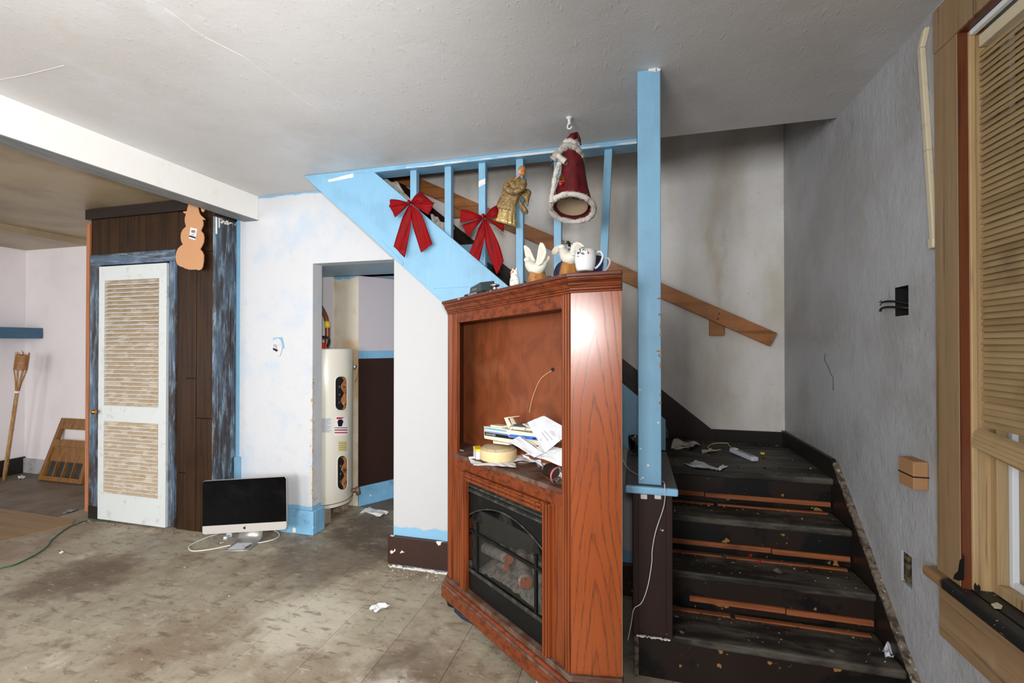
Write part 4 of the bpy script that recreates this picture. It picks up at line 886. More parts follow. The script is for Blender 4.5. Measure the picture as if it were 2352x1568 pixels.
# charcoal radio
r0, p = put('radio', 'charcoal grey flat radio tilted on the cabinet top', 'radio', 1104, .030); g = local(p, R_(-48))
MB(g).hexa([(-.085,-.028,.004),(.075,-.028,.004),(.075,.05,.004),(-.085,.05,.004),(-.075,-.024,.046),(.05,-.024,.058),(.05,.05,.070),(-.075,.05,.056)]).build('case', M['charcoal'], r0, bev=.003)
MB(g).box(-.105, .115, -.045, .055, 0, .012).build('tray', M['black'], r0, bev=.002)
mb = MB(g)
for k in range(10): mb.box(-.05+k*.011, -.044+k*.011, -.0465, -.044, .003, .009)
mb.build('grille', M['silver'], r0); mb = MB(g)
for k in range(5): mb.box(-.045+k*.012, -.038+k*.012, -.0275, -.0255, .028, .034)
mb.build('dial_marks', M['print'], r0)
p = cabp(1137, 650, -.006); p.z = ztop(p)
solo('metal_knob', MB().lathe([(.010, 0), (.010, .012), (.008, .016), (.020, .020), (.022, .025), (.018, .029), (.001, .030)], p, 18), M['chrome'], 'shiny metal knob beside the charcoal radio', 'knob', smooth=True)
for i, (a, b) in enumerate((((1146, 650), (1166, 641)), ((1150, 648), (1172, 644)))):
    A, B = cabp(*a, .03+.015*i), cabp(*b, .06); A.z = ztop(A)+.004; B.z = ztop(B)+.006
    solo('wood_stick', MB().tube([A, B], .0035, 6), M['orange_wood'], ('shorter' if i else 'longer')+' wooden stick lying behind the metal knob', 'stick')
# owl
o_, p = put('owl_figurine', 'small speckled white owl figurine with amber eyes', 'figurine', 1182, .03); g = local(p, R_(-35))
MB(g).loft([((0,0,0), (.020,0,0), (0,.017,0)), ((0,0,.015), (.026,0,0), (0,.021,0)), ((0,0,.035), (.025,0,0), (0,.020,0)), ((0,0,.050), (.018,0,0), (0,.016,0)), ((0,-.002,.062), (.019,0,0), (0,.017,0)), ((0,-.002,.073), (.018,0,0), (0,.016,0)), ((0,0,.082), (.010,0,0), (0,.010,0))], 16).build('body', M['owl'], o_, smooth=True, sub=1)
for s in (-1, 1):
    MB(g).lathe([(.006, 0), (.004, .006), (.0005, .012)], (s*.012, 0, .078), 8).build('ear', M['owl'], o_, smooth=True)
    e_ = MB(g).sphere((s*.008, -.016, .069), .0045, .003, .0045, 10, 6).build('eye', M['gold_base'], o_, smooth=True)
    MB(g).sphere((s*.008, -.0185, .069), .002, .0015, .002, 8, 5).build('pupil', M['black'], e_)
MB(g).lathe([(.003, 0), (.0004, .008)], (0, -.018, .064), 8, Matrix.Rotation(R_(110), 3, 'X')).build('beak', M['gold_base'], o_)
# doves
def feather_wing(name, pts, v, th, parent, bow_=0.0, n=6, root=None):
    W = [P(*q, v) for q in pts]; MB().prism([w-CV*th/2 for w in W], CV*th).build(name, M['ivory'], parent, bev=.0022)
    if root:
        for k in range(n):
            t = (k+1)/(n+1); e = P(root[1][0]+(root[2][0]-root[1][0])*t, root[1][1]+(root[2][1]-root[1][1])*t, v)-CV*(th/2+.0008); r_ = P(*root[0], v)-CV*(th/2+.0008)
            MB().tube([r_.lerp(e, .25), r_.lerp(e, .95)], .0016, 5).build('feather_rib', M['ivory'], parent)
def dove(name, label, body, head, beak, wings, tail, base, v):
    c0 = P(*body[0], v); t = thing(name, label, 'figurine', Vector((c0.x, c0.y, ztop(c0))))
    s = (c0-CA).length; px = P(body[0][0]+1, body[0][1], v)-c0; k = px.length
    def sec(q, w, h, ang):
        c = P(*q, v); a = R_(ang); dirx = CU*math.cos(a)+Vector((0,0,1))*math.sin(a); nrm = -CU*math.sin(a)+Vector((0,0,1))*math.cos(a)
        return (c, nrm*h*k, CV*w*k)
    MB().loft([sec(q, w, h, a) for q, w, h, a in body[1]], 16).build('body', M['ivory'], t, smooth=True, sub=1)
    MB().sphere(P(*head[0], v), head[1]*k, head[1]*k*.8, head[1]*k*.85, 12, 8).build('head', M['ivory'], t, smooth=True)
    MB().tube([P(*beak[0], v), P(*beak[1], v)], [.004, .001], 6).build('beak', M['gold_base'], t)
    for w_, dv, rt in wings: feather_wing('wing', w_, v+dv, .007, t, root=rt)
    MB().prism([P(*q, v)-CV*.004 for q in tail], CV*.008).build('tail', M['ivory'], t, bev=.002)
    b0, b1, y0 = base; cc = P((b0+b1)/2, y0, v); zt = ztop(cc); hw_ = (b1-b0)/2*k
    mb = MB()
    hb_2 = max(.02, P((b0+b1)/2, y0-48, v).z-zt)
    def gd(a_, t_): q_ = hw_*(1-.1*t_-.2*t_*t_)*(1+.14*math.sin(3*a_+1)+.08*math.sin(7*a_)); return Vector((cc.x+q_*math.cos(a_), cc.y+.7*q_*math.sin(a_), zt+hb_2*t_*(1+.06*math.sin(5*a_))))
    mb.rings([[gd(2*math.pi*k_/22, t_) for k_ in range(22)] for t_ in (0, .25, .5, .75, 1.0)])
    mb.build('base', M['gold_base'], t, smooth=True)
    return t
dove('dove_figurine', 'white dove figurine with both wings raised beside the owl',
     ((1180, 540), [((1062, 462), 24, 24, -60), ((1088, 500), 44, 40, -55), ((1130, 545), 60, 56, -35), ((1185, 585), 64, 62, -5), ((1235, 555), 56, 52, 25), ((1280, 505), 36, 34, 45), ((1320, 455), 14, 18, 50)]),
     ((1064, 450), 30), ((1048, 480), (1036, 500)),
     [([(1020,262),(1040,252),(1066,268),(1100,300),(1140,390),(1175,470),(1165,500),(1120,470),(1060,430),(1040,390)], .014, ((1150, 480), (1025, 265), (1120, 345))),
      ([(1250,212),(1282,228),(1310,285),(1322,350),(1300,430),(1265,500),(1220,530),(1178,512),(1200,420),(1215,320),(1230,250)], -.026, ((1200, 510), (1250, 220), (1318, 350)))],
     [(1340,388),(1362,402),(1360,440),(1310,515),(1268,520),(1300,450)], (1105, 1268, 650), .045)
dove('dove_figurine', 'white dove figurine with spread wings behind the holly mug',
     ((1620, 400), [((1530, 285), 26, 26, -70), ((1550, 330), 44, 40, -62), ((1580, 390), 66, 60, -45), ((1635, 448), 78, 74, -8), ((1695, 415), 70, 60, 18), ((1750, 370), 44, 40, 30)]),
     ((1532, 282), 34), ((1502, 292), (1484, 302)),
     [([(1396,350),(1410,310),(1440,275),(1490,252),(1530,252),(1556,285),(1530,320),(1490,345),(1450,385),(1415,385)], .016, ((1550, 290), (1400, 345), (1440, 385))),
      ([(1645,345),(1660,275),(1690,228),(1740,206),(1790,222),(1845,268),(1800,285),(1760,330),(1720,390),(1670,400)], -.028, ((1660, 380), (1740, 210), (1840, 268)))],
     [(1740,380),(1800,330),(1840,350),(1780,430)], (1525, 1730, 540), .085)
# glass stopper, blue dish, teal fan
t, p = put('glass_decanter', 'clear glass decanter with a ball stopper behind the doves', 'decanter', 1303, .16)
MB().lathe([(.02, 0), (.024, .005), (.026, .080), (.014, .102), (.008, .112), (.010, .121)], p, 18).build('body', M['glass'], t, smooth=True)
MB().lathe([(.004, .072), (.008, .082), (.017, .092), (.021, .106), (.019, .12), (.010, .132), (.001, .134)], p+Vector((0, 0, .046)), 10).build('stopper', M['glass'], t)
t, p = put('blue_dish', 'dark blue glazed dish standing on edge behind the dove', 'dish', 1293, .13); g = local(p, math.atan2(CU.y, CU.x))
mb = MB(g); mb.lathe([(.001, 0), (.030, .002), (.043, .010), (.045, .010), (.044, .013), (.028, .006), (.001, .005)], (0, 0, .045), 24, Matrix.Rotation(R_(80), 3, 'X')); mb.build('plate', M['blue_glaze'], t, smooth=True)
p = cabp(1260, 625, .14); p.z = ztop(p)
t = thing('teal_fan', 'small teal green fan ornament between the two doves', 'ornament', p); g = local(p, math.atan2(CU.y, CU.x))
for k in range(6):
    a = R_(28+k*22); MB(g).prism([(0, -.002+.001*k, 0), (.045*math.cos(a-.2), -.002+.001*k, .045*math.sin(a-.2)), (.049*math.cos(a), -.002+.001*k, .049*math.sin(a)), (.045*math.cos(a+.2), -.002+.001*k, .045*math.sin(a+.2))], (0, .0009, 0)).build('blade', M['teal'], t)
# mugs
def mug(name, label, px, v, r, h, body, handle_ang, hmat, inner):
    p = cabp(px, 615, v); p.z = ztop(p); t = thing(name, label, 'mug', p)
    MB().lathe([(.001, .002), (r*.74, 0), (r*.78, .004), (r*.86, .012), (r*.97, h*.5), (r, h), (r*.955, h), (r*.92, h*.5), (r*.80, .012), (.001, .010)], p, 28).build('body', body, t, smooth=True)
    d = Vector((math.cos(handle_ang), math.sin(handle_ang), 0))
    hp = smooth_pts([p+d*r*.94+Vector((0,0,h*.88)), p+d*r*1.38+Vector((0,0,h*.95)), p+d*r*1.60+Vector((0,0,h*.74)), p+d*r*1.42+Vector((0,0,h*.42)), p+d*r*1.1+Vector((0,0,h*.2)), p+d*r*.88+Vector((0,0,h*.13))])
    MB().tube(hp, r*.105, 8).build('handle', hmat, t, smooth=True); return t, p
def facecam(p): return math.atan2(-p.y, -p.x)
mg, mp = mug('holly_mug', 'white mug with a holly sprig on the cabinet corner', 1344, .0, .0385, .0715, M['white_gloss'], R_(14), M['white_gloss'], None)
mp0 = mp; rr = .0385
def onmug(px, py, e=.0006):
    a0 = facecam(mp0)
    da = max(-1.3, min(1.3, math.asin(max(-.95, min(.95, (px-1344)*1.70/1045/rr)))))
    z = (615.5-py)*1.72/1045; r_ = rr*(.90+.10*min(1, z/.0715))+e; a = a0+da
    return Vector((mp0.x+r_*math.cos(a), mp0.y+r_*math.sin(a), mp0.z+z))
def mm(cx, cy): return onmug(1030+cx/5.88, 520+cy/5.88)
mb = MB()
for q in ([(1775,345),(1755,335),(1745,350),(1755,375),(1775,360)], [(1780,330),(1770,310),(1785,298),(1795,320),(1790,345)], [(1805,330),(1820,310),(1850,308),(1885,322),(1855,330),(1830,328)], [(1790,360),(1815,350),(1840,370),(1835,385),(1805,378)]): mb.add([mm(*k) for k in q], [tuple(range(len(q)))])
mb.build('holly_leaves', M['holly'], mg, kind='stuff'); mb = MB()
for cx, cy, r_ in ((1781, 350, 11), (1757, 395, 9), (1886, 362, 12), (1880, 345, 6)): mb.add([mm(cx+r_*math.cos(a), cy+r_*math.sin(a)) for a in [k*math.pi/4 for k in range(8)]], [tuple(range(8))])
mb.build('holly_berries', M['berry'], mg, kind='stuff')
mug('dark_mug', 'dark blue mug with white handle behind the holly mug', 1364, .075, .0365, .060, M['blue_glaze'], R_(14), M['white_gloss'], None)

# ---- on the shelf
def S(cx, cy, v): return cabp(1030+cx/7.84, 930+cy/7.84, v)
def crumple(fn_corners, n, amp, seed, mat, name, label, fold=0, cat='paper', group=None, prints=None):
    a, b, c, d = [Vector(q) for q in fn_corners]
    nr = (b-a).cross(d-a).normalized()
    if nr.z < 0: nr = -nr
    def f(s, t):
        p = (a*(1-s)+b*s)*(1-t)+(d*(1-s)+c*s)*t
        return p+nr*(amp*noise.noise(Vector((s*2.4+seed, t*2.4, seed)))+amp*.5*abs(noise.noise(Vector((s*5+seed, t*5, 1))))+fold*abs(s-.5)*.04)
    o = MB().grid(n, n, f).build(name, mat, smooth=False); tag(o, label, cat, group)
    if prints:
        mb = MB()
        for (s0, s1, t0, t1) in prints:
            q = [f(s0, t0), f(s1, t0), f(s1, t1), f(s0, t1)]; mb.add([x+nr*.0012*(-1 if nr.dot(x-Vector((0,0,CAMH))) > 0 else 1) for x in q], [(0, 1, 2, 3)])
        mb.build('printing', M['print'], o)
    return o
def shelfpt(px, py, dz=.002):
    z = .805
    for _ in range(4):
        p = at(px, py, Z=z+dz); z = zshelf(p)
    return p
# beige reel
rc0 = cabp(1145, 1035, .085); rc0.z = zshelf(rc0)+.006
re = thing('beige_reel', 'round beige plastic case with dusty top on the shelf', 'case', rc0); Rr = .089
MB().lathe([(Rr*.96, 0), (Rr, .004), (Rr, .040), (Rr*.995, .044), (Rr*.97, .048), (.001, .0485)], rc0, 40).build('drum', M['beige'], re, smooth=True, bev=0)
MB().lathe([(Rr*.93, .0486), (Rr*.90, .056), (Rr*.80, .060), (.001, .062)], rc0, 36).build('lid', M['beige_top'], re, smooth=True)
# yellow tape box
p = shelfpt(1092, 1052); g = local(p+Vector((0,.02,0)), R_(-60))
t = thing('yellow_box', 'small yellow and clear box beside the beige case', 'box', p)
MB(g).box(-.03, .05, -.012, .022, 0, .045).build('box', M['paper_grey'], t, bev=.002); MB(g).box(-.031, .051, -.013, .023, .036, .05).build('lid', M['yellow'], t, bev=.003)
# papers
crumple([shelfpt(1076, 1050), shelfpt(1088, 1071), shelfpt(1186, 1075), shelfpt(1180, 1046)], 9, .014, 1.3, M['paper'], 'paper_sheet', 'crumpled white sheet under the beige case at shelf edge')
crumple([shelfpt(1150, 1058), shelfpt(1200, 1064), shelfpt(1262, 1058), shelfpt(1230, 1034)], 9, .012, 4.1, M['paper'], 'paper_sheet', 'creased white sheet in the middle of the shelf')
crumple([S(1080, 650, .05), S(1290, 560, .045), S(1700, 870, .02), S(1560, 945, .015)], 8, .008, 7.7, M['paper_grey'], 'envelope', 'grey white torn envelope leaning against the toy boat', prints=[(.2, .26, .5+.06*i, .53+.06*i) for i in range(6)])
crumple([S(1420, 315, .056), S(1720, 190, .075), S(2230, 470, .058), S(1740, 860, .026)], 9, .006, 9.2, M['paper_grey'], 'letter', 'folded white letter standing upright at shelf right', prints=[(.10, .12, .62, .66), (.30, .31, .48, .80), (.42, .43, .45, .85), (.55, .56, .60, .78), (.60, .61, .58, .76), (.65, .655, .62, .74)])
crumple([shelfpt(1215, 1052), shelfpt(1245, 1080), shelfpt(1292, 1068), shelfpt(1275, 1040)], 9, .02, 12.5, M['paper'], 'plastic_wrap', 'crumpled clear white wrapper beside the bottle', cat='wrapper')
crumple([shelfpt(1243, 1062), shelfpt(1246, 1087), shelfpt(1257, 1086), shelfpt(1252, 1060)], 4, .004, 2.5, M['paper_grey'], 'paper_strip', 'narrow white paper strip by the bottle')
crumple([S(1290, 560, .04), S(1350, 580, .04), S(1690, 860, .018), S(1640, 780, .02)], 6, .012, 15.2, M['paper'], 'tissue', 'crumpled white tissue below the toy boat', cat='tissue')
crumple([shelfpt(1046, 1033), shelfpt(1049, 1029), shelfpt(1067, 1034), shelfpt(1064, 1037)], 3, .002, 3.5, M['paper'], 'paper_scrap', 'tiny white scrap at left end of the shelf')
crumple([S(1290, 880, .05), S(1760, 760, .09), S(2080, 760, .07), S(2060, 1100, .012)], 12, .022, 21.5, M['paper'], 'paper_sheet', 'large crumpled white sheet at the right of the shelf')
crumple([S(1290, 900, .03), S(1430, 960, .012), S(1690, 1110, .006), S(1660, 1010, .03)], 7, .010, 23.1, M['paper_grey'], 'paper_sheet', 'grey folded sheet lying before the toy boat')
# toy boat
bz = rc0.z+.062
def boatw(cx, cy, v=.1): return S(cx, cy, v)
bt = thing('toy_boat', 'cream toy motor boat with blue and black stripes', 'toy boat', boatw(1100, 690))
V0, V1 = .065, .15
def strip(pts, v, name, mat, th=.0012, parent=None): return MB().prism([S(*q, v) for q in pts], CV*th).build(name, M[mat], parent or bt)
hull = [(632,385),(900,412),(1060,440),(1200,460),(1500,490),(1850,520),(2010,560),(1900,690),(1700,740),(1100,690),(640,605)]
MB().prism([S(*q, V0) for q in hull], CV*(V1-V0)).build('hull', M['boat_white'], bt, bev=.004)
strip([(640,392),(1030,455),(1050,485),(640,430)], V0-.0014, 'stripe', 'boat_lblue'); strip([(648,458),(1060,525),(1090,560),(1070,548),(648,466)], V0-.0014, 'stripe', 'boat_blue')
s_b = strip([(648,478),(1065,550),(1090,580),(1215,592),(1150,618),(655,545)], V0-.0016, 'stripe', 'black')
strip([(1070,545),(1120,525),(1300,545),(1560,570),(1640,645),(1480,620),(1220,588),(1100,575)], V0-.0018, 'stripe', 'boat_blue')
tc = bpy.data.curves.new('lettering', 'FONT'); tc.body = 'SHINSEI'; tc.size = 1; tc.space_character = 1.05
to_ = bpy.data.objects.new('lettering', tc); COL.objects.link(to_); dg = bpy.context.evaluated_depsgraph_get(); tm = bpy.data.meshes.new_from_object(to_.evaluated_get(dg))
tv = [v_.co.copy() for v_ in tm.vertices]; tf = [tuple(p_.vertices) for p_ in tm.polygons]; bpy.data.objects.remove(to_)
wt = max(v_.x for v_ in tv); ht = max(v_.y for v_ in tv)
MB().add([S(672+172*v_.x/wt, 534+24*v_.x/wt-33*v_.y/ht, V0-.0024) for v_ in tv], tf).build('lettering', M['paper_grey'], s_b)
strip([(632,383),(905,408),(1060,440),(1045,455),(900,420),(640,398)], V0-.002, 'gunwale', 'boat_white', V1-V0+.004)
for v in (V0+.004, V1-.03):
    o = 0 if v < .1 else 95
    MB().prism([S(x+o, y-o*.05, v) for x, y in ((1000,228),(1040,222),(1150,420),(1130,440),(1080,436))], CV*.008).build('arch_leg', M['boat_white'], bt, bev=.001)
MB().prism([S(x, y, V0+.004) for x, y in ((1000,228),(1100,212),(1105,226),(1040,240))], CV*(V1-V0-.03)).build('arch_top', M['boat_white'], bt)
MB().prism([S(x, y, V0+.012) for x, y in ((1140,400),(1200,350),(1330,335),(1480,400),(1510,470),(1150,445))], CV*.045).build('cabin', M['boat_white'], bt, bev=.003)
MB().prism([S(x, y, V0+.010) for x, y in ((1150,352),(1290,326),(1420,400),(1180,380))], CV*.05).build('windscreen', M['charcoal'], bt)
for q in ([(1075,440),(1120,375),(1400,402),(1500,415)], [(1400,402),(1360,478)], [(1130,440),(1350,475),(1510,500)]): MB().tube([S(*c, V0-.002) for c in q], .0016, 6).build('rail', M['chrome'], bt)
MB().prism([S(x, y, V0+.01) for x, y in ((750,355),(830,365),(960,380),(960,410),(760,395))], CV*.05).build('seat', M['boat_white'], bt, bev=.002)
MB().prism([S(x, y, .03) for x, y in ((1505,600),(1530,588),(1570,592),(1580,612),(1540,618))], CV*.001).build('porthole', M['black'], bt)
MB().prism([S(x, y, .08) for x, y in ((800,640),(1090,690),(1080,720),(810,690))], CV*.05).build('keel', M['boat_white'], bt)
# bottle lying on the shelf
b0, b1 = shelfpt(1262, 1092, .03), None
b0 = cabp(1262, 1083, .05); b0.z = zshelf(b0)+.034; ax_ = (CU*.95-CV*.25).normalized(); 
Mr = Matrix((ax_.cross(Vector((0,0,1))).normalized(), Vector((0,0,1)), ax_)).transposed()
bo_ = thing('clear_bottle', 'clear plastic bottle lying on its side at shelf right', 'bottle', b0)
MB().lathe([(.004, -.02), (.018, -.019), (.028, -.010), (.0325, .005), (.033, .03), (.030, .04), (.033, .05), (.033, .086)], b0, 20, Mr).build('body', M['thin_plastic'], bo_, smooth=True)
MB().lathe([(.0332, .072), (.0336, .073), (.0336, .084), (.0332, .085)], b0, 20, Mr, cap=False).build('label', Mat('pink_bottle_label', (190, 110, 120), .5).m, bo_, smooth=True)

# ------------------------------------------------------------------ red bows
def bowq(ox, oy, sc): return lambda q, y: at(ox+q[0]/sc, oy+q[1]/sc, Y=y)
B = bowq(840, 370, 5.4075)
def ribbon(pairs, parent, name, k=5):
    L, Rr_ = smooth_pts([p for p, q in pairs], k), smooth_pts([q for p, q in pairs], k); n = len(L)
    def f(s, t):
        i = round(t*(n-1)); return L[i].lerp(Rr_[i], s)+Vector((0, .004*math.sin(s*math.pi*3+t*5), 0))
    return MB().grid(8, n-1, f).build(name, M['red'], parent, smooth=True, solid=.0014)
def bow(label, knot, loops, tails, Y):
    kn = B(knot, Y); t = thing('ribbon_bow', label, 'bow', kn, 'red velvet bows on the stair screen')
    for a, b in loops:
        kA, kB = (knot[0]+(a[0]-knot[0])*.06, knot[1]+(a[1]-knot[1])*.06), (knot[0]+(b[0]-knot[0])*.06, knot[1]+(b[1]-knot[1])*.06)
        mA, mB = (knot[0]+(a[0]-knot[0])*.55, knot[1]+(a[1]-knot[1])*.62-6), (knot[0]+(b[0]-knot[0])*.55, knot[1]+(b[1]-knot[1])*.50+6)
        ribbon([(B(kA, Y-.006), B(kB, Y-.006)), (B(mA, Y-.034), B(mB, Y-.034)), (B(a, Y-.022), B(b, Y-.022)), (B((a[0]+(a[0]-knot[0])*.01, a[1]), Y-.008), B((b[0]+(b[0]-knot[0])*.01, b[1]), Y-.008)), (B(mA, Y-.001), B(mB, Y-.001)), (B(kA, Y-.002), B(kB, Y-.002))], t, 'loop')
    for ps in tails:
        n = len(ps); ribbon([(B(a, Y-.010-.006*math.sin(i*2.2)), B(b, Y-.010-.006*math.sin(i*2.2+.8))) for i, (a, b) in enumerate(ps)], t, 'tail')
    MB().sphere(kn+Vector((0, -.014, 0)), .012, .012, .015, 10, 6).build('knot', M['red'], t, smooth=True)
    MB().tube([kn+Vector((-.002, -.027, .012)), kn+Vector((.002, -.027, -.012))], .0016, 5).build('wire_tie', M['brass'], t)
    return t
bow('red ribbon bow hanging over the blue stringer, left of the doll', (550, 520), [((320,472),(308,566)), ((305,545),(378,690)), ((668,384),(828,522)), ((838,512),(768,662))],
    [[((535,545),(568,545)), ((455,690),(566,780)), ((400,880),(530,965)), ((350,1060),(480,1197))], [((540,545),(572,545)), ((580,800),(690,650)), ((640,985),(765,850)), ((690,1135),(826,1025))]], YS-.05)
bow('red ribbon bow hanging beside the gold gowned doll', (1468, 690), [((1200,598),(1190,762)), ((1215,790),(1286,926)), ((1622,548),(1665,700)), ((1706,785),(1696,870))],
    [[((1455,720),(1488,720)), ((1400,830),(1472,985)), ((1350,980),(1442,1110)), ((1290,1140),(1408,1238))], [((1462,720),(1500,720)), ((1478,985),(1605,915)), ((1545,1200),(1665,1060)), ((1632,1412),(1712,1235))]], YS-.05)

# ------------------------------------------------------------------ gold gowned doll
A_ = lambda x, y, d=0: at(1100+x/8.7125, 360+y/8.7125, Y=YS-.055+d)
an = thing('angel_doll', 'gold gowned blond doll ornament tied to the blue baluster', 'doll', A_(560, 1380))
kpx = (A_(501, 600)-A_(500, 600)).length
axd = (A_(850, 300)-A_(560, 1300)).normalized(); sid = Vector((axd.z, 0, -axd.x)).normalized(); dep = Vector((0, 1, 0))
def S2(x, y, w, d): return (A_(x, y), sid*w*kpx, dep*d)
MB().loft([S2(800,375,26,.006), S2(790,420,60,.012), S2(745,455,125,.018), S2(735,520,175,.026), S2(705,600,210,.030), S2(665,690,195,.028), S2(620,790,170,.024), S2(570,900,185,.026), S2(540,1010,195,.028), S2(530,1080,200,.030)], 40, .04, 11).build('bodice', M['net'], an, smooth=True)
MB().loft([S2(600,880,150,.020), S2(565,1040,175,.026), S2(545,1180,190,.030), S2(528,1290,214,.034), S2(522,1345,224,.036)], 48, .14, 13).build('skirt', M['gold'], an, smooth=True)
MB().tube(smooth_pts([A_(560,560,-.02), A_(560,640,-.036), A_(630,690,-.044), A_(730,690,-.046), A_(830,650,-.042), A_(895,570,-.03), A_(890,480,-.016)]), [q*kpx for q in ([58, 64, 70, 72, 66, 60, 58, 60, 62, 64, 60, 66]*4)[:37]], 12, jit=.10).build('sleeves', M['net'], an, smooth=True)
for q in ([(820,690),(900,640),(985,632),(1045,672),(1058,730),(1030,800),(1005,860),(990,990),(955,1005),(935,930),(890,860),(830,770)], [(780,790),(835,860),(880,950),(955,1010),(1008,1120),(975,1150),(920,1162),(860,1120),(810,1020),(770,900)], [(158,1112),(205,1085),(290,1070),(375,1068),(385,1180),(310,1202),(215,1182)]):
    mb = MB(); cx_, cy_ = sum(a for a, b in q)/len(q), sum(b for a, b in q)/len(q); n = len(q)
    ring = [A_(a, b, .012+.006*math.sin(k*2.1)) for k, (a, b) in enumerate(q)]; rin = [A_(cx_+(a-cx_)*.6, cy_+(b-cy_)*.6, -.004+.010*math.sin(k*1.7)) for k, (a, b) in enumerate(q)]
    mb.add(ring+rin+[A_(cx_, cy_, -.008)], [(k, (k+1) % n, n+(k+1) % n, n+k) for k in range(n)]+[(n+k, n+(k+1) % n, 2*n) for k in range(n)])
    mb.build('sheer_ribbon', M['net'], an, smooth=True, solid=.0015, sub=1)
MB().tube([A_(790,400), A_(815,350)], 26*kpx, 10).build('neck', M['skin'], an, smooth=True)
MB().add([A_(715,455,-.026), A_(770,375,-.014), A_(815,385,-.014), A_(760,430,-.027)], [(0,1,2,3)]).build('neckline', M['skin'], an)
hd = MB().sphere(A_(830, 305), 46*kpx, 52*kpx, 58*kpx, 14, 10).build('head', M['skin'], an, smooth=True)
MB().sphere(A_(792, 312, -.010), 9*kpx, 12*kpx, 10*kpx, 8, 6).build('nose', M['skin'], hd, smooth=True)
for x, y in ((800, 292), (832, 296)): MB().sphere(A_(x, y, -.0115), 7*kpx, 3*kpx, 5*kpx, 8, 5).build('eye', M['brown_black'], hd)
MB().sphere(A_(803, 340, -.0112), 9*kpx, 3*kpx, 4*kpx, 8, 5).build('mouth', M['berry'], hd)
MB().sphere(A_(862, 262, .003), 74*kpx, 68*kpx, 78*kpx, 14, 10).sphere(A_(890, 320, .004), 40*kpx, 50*kpx, 58*kpx, 10, 8).build('hair', M['hair'], hd, smooth=True)
MB().sphere(A_(710, 500, -.03), 22*kpx, 8*kpx, 16*kpx, 8, 6).build('brooch', M['teal'], an)

# ------------------------------------------------------------------ hanging red robed ornament and its hook
YH = 2.217
Hk = lambda x, y, d=0: at(1240+x/5.6, 260+y/5.6, Y=YH+d)
sa = thing('robed_ornament', 'red velvet robed holiday ornament with white fur hem hanging from ceiling', 'ornament', Hk(420, 1380))
kp = (Hk(101, 600)-Hk(100, 600)).length
def S3(x, y, w, d, rx=0.0, dz=0): return (Hk(x, y), (Vector((1, .06, rx))).normalized()*w*kp, Vector((0, d, dz)))
hem = S3(415, 1225, 268, .095, -.04, -.040)
MB().loft([S3(400,430,72,.03), S3(410,520,118,.045), S3(425,650,135,.055), S3(425,800,152,.063), S3(415,950,185,.074), S3(408,1080,222,.084), (hem[0]+Vector((0,0,.01)), hem[1]*.92, hem[2]*.92)], 40, .05, 9, cap=False).build('robe', M['velvet'], sa, smooth=True, solid=.003)
MB().loft([S3(400,430,60,.026), S3(415,600,110,.045), S3(412,1000,160,.06), (hem[0]+Vector((0,0,.012)), hem[1]*.72, hem[2]*.70)], 28, cap=False).build('lining', Mat('cream_lining', (150, 130, 104), .8).m, sa, smooth=True)
def furtube(pts, r, name, mat, closed=False, n=9):
    pts = [Vector(p) for p in pts]; pts = pts if closed else smooth_pts(pts, 5)
    MB().tube(pts, [r*random.uniform(.82, 1.18) for _ in pts], n, closed, .16).build(name, M[mat], sa, smooth=True)
    hb = MB()
    for i in range(len(pts)*16):
        c = random.choice(pts); d = Vector((random.gauss(0, 1), random.gauss(0, 1), random.gauss(0, 1))).normalized(); s0 = c+d*r*.9; e = s0+(d+Vector((random.gauss(0, .5), random.gauss(0, .5), random.gauss(-.2, .5))))*r*.55
        w_ = d.orthogonal().normalized()*.0009; hb.add([s0-w_, s0+w_, e], [(0, 1, 2)])
    hb.build('fur_hairs', M[mat], sa, kind='stuff')
furtube([hem[0]+hem[1]*math.cos(t)+hem[2]*math.sin(t) for t in [2*math.pi*i/44 for i in range(44)]], 34*kp, 'hem_fur', 'fur', True)
furtube([Hk(255,640,-.05), Hk(225,720,-.06), Hk(190,850,-.07), Hk(175,960,-.075), Hk(150,1080,-.08), Hk(150,1150,-.08)], 30*kp, 'front_fur', 'fur')
furtube([Hk(235,545,-.045), Hk(285,590,-.06), Hk(330,625,-.06)], 32*kp, 'cuff_fur', 'fur')
MB().loft([S3(300,500,30,.02), S3(350,540,62,.032), S3(395,500,50,.03)], 16).build('sleeve', M['velvet'], sa, smooth=True)
furtube([Hk(170,600,-.02), Hk(230,520,-.03), Hk(300,450,-.04), Hk(370,410,-.045), Hk(440,430,-.04), Hk(500,500,-.02), Hk(535,570,0)], 46*kp, 'beard_fur', 'fur_grey')
furtube([Hk(320,385,-.03), Hk(375,365,-.045), Hk(440,385,-.04), Hk(480,415,-.02)], 40*kp, 'hat_brim', 'fur')
MB().loft([S3(400,390,75,.035), S3(410,330,62,.03), S3(430,280,48,.024), S3(470,255,22,.012), S3(505,330,20,.010), S3(525,410,8,.006)], 18).build('hat', M['velvet'], sa, smooth=True)
ln = MB()
top, bot = Hk(275, 790, -.09), Hk(270, 930, -.09); cs = [Hk(275+55*math.cos(a), 860+18*math.sin(a), -.09+.02*math.sin(a)) for a in [k*math.pi/2+.5 for k in range(4)]]
for c in cs: ln.tube([top, c], .0012, 5).tube([c, bot], .0012, 5)
for k in range(4): ln.tube([cs[k], cs[(k+1) % 4]], .0012, 5)
for k in range(5): ln.sphere(Hk(278-2*k, 680+k*24, -.085), .0022, n=6, m=4)
l_ = ln.build('wire_lantern', M['brass'], sa)
MB().sphere(Hk(270, 908, -.09), 25*kp, n=12, m=8).build('red_bead', M['red_plastic'], l_, smooth=True)
hk = thing('ceiling_hook', 'white plastic ceiling hook holding the red ornament', 'hook', Hk(375, 45))
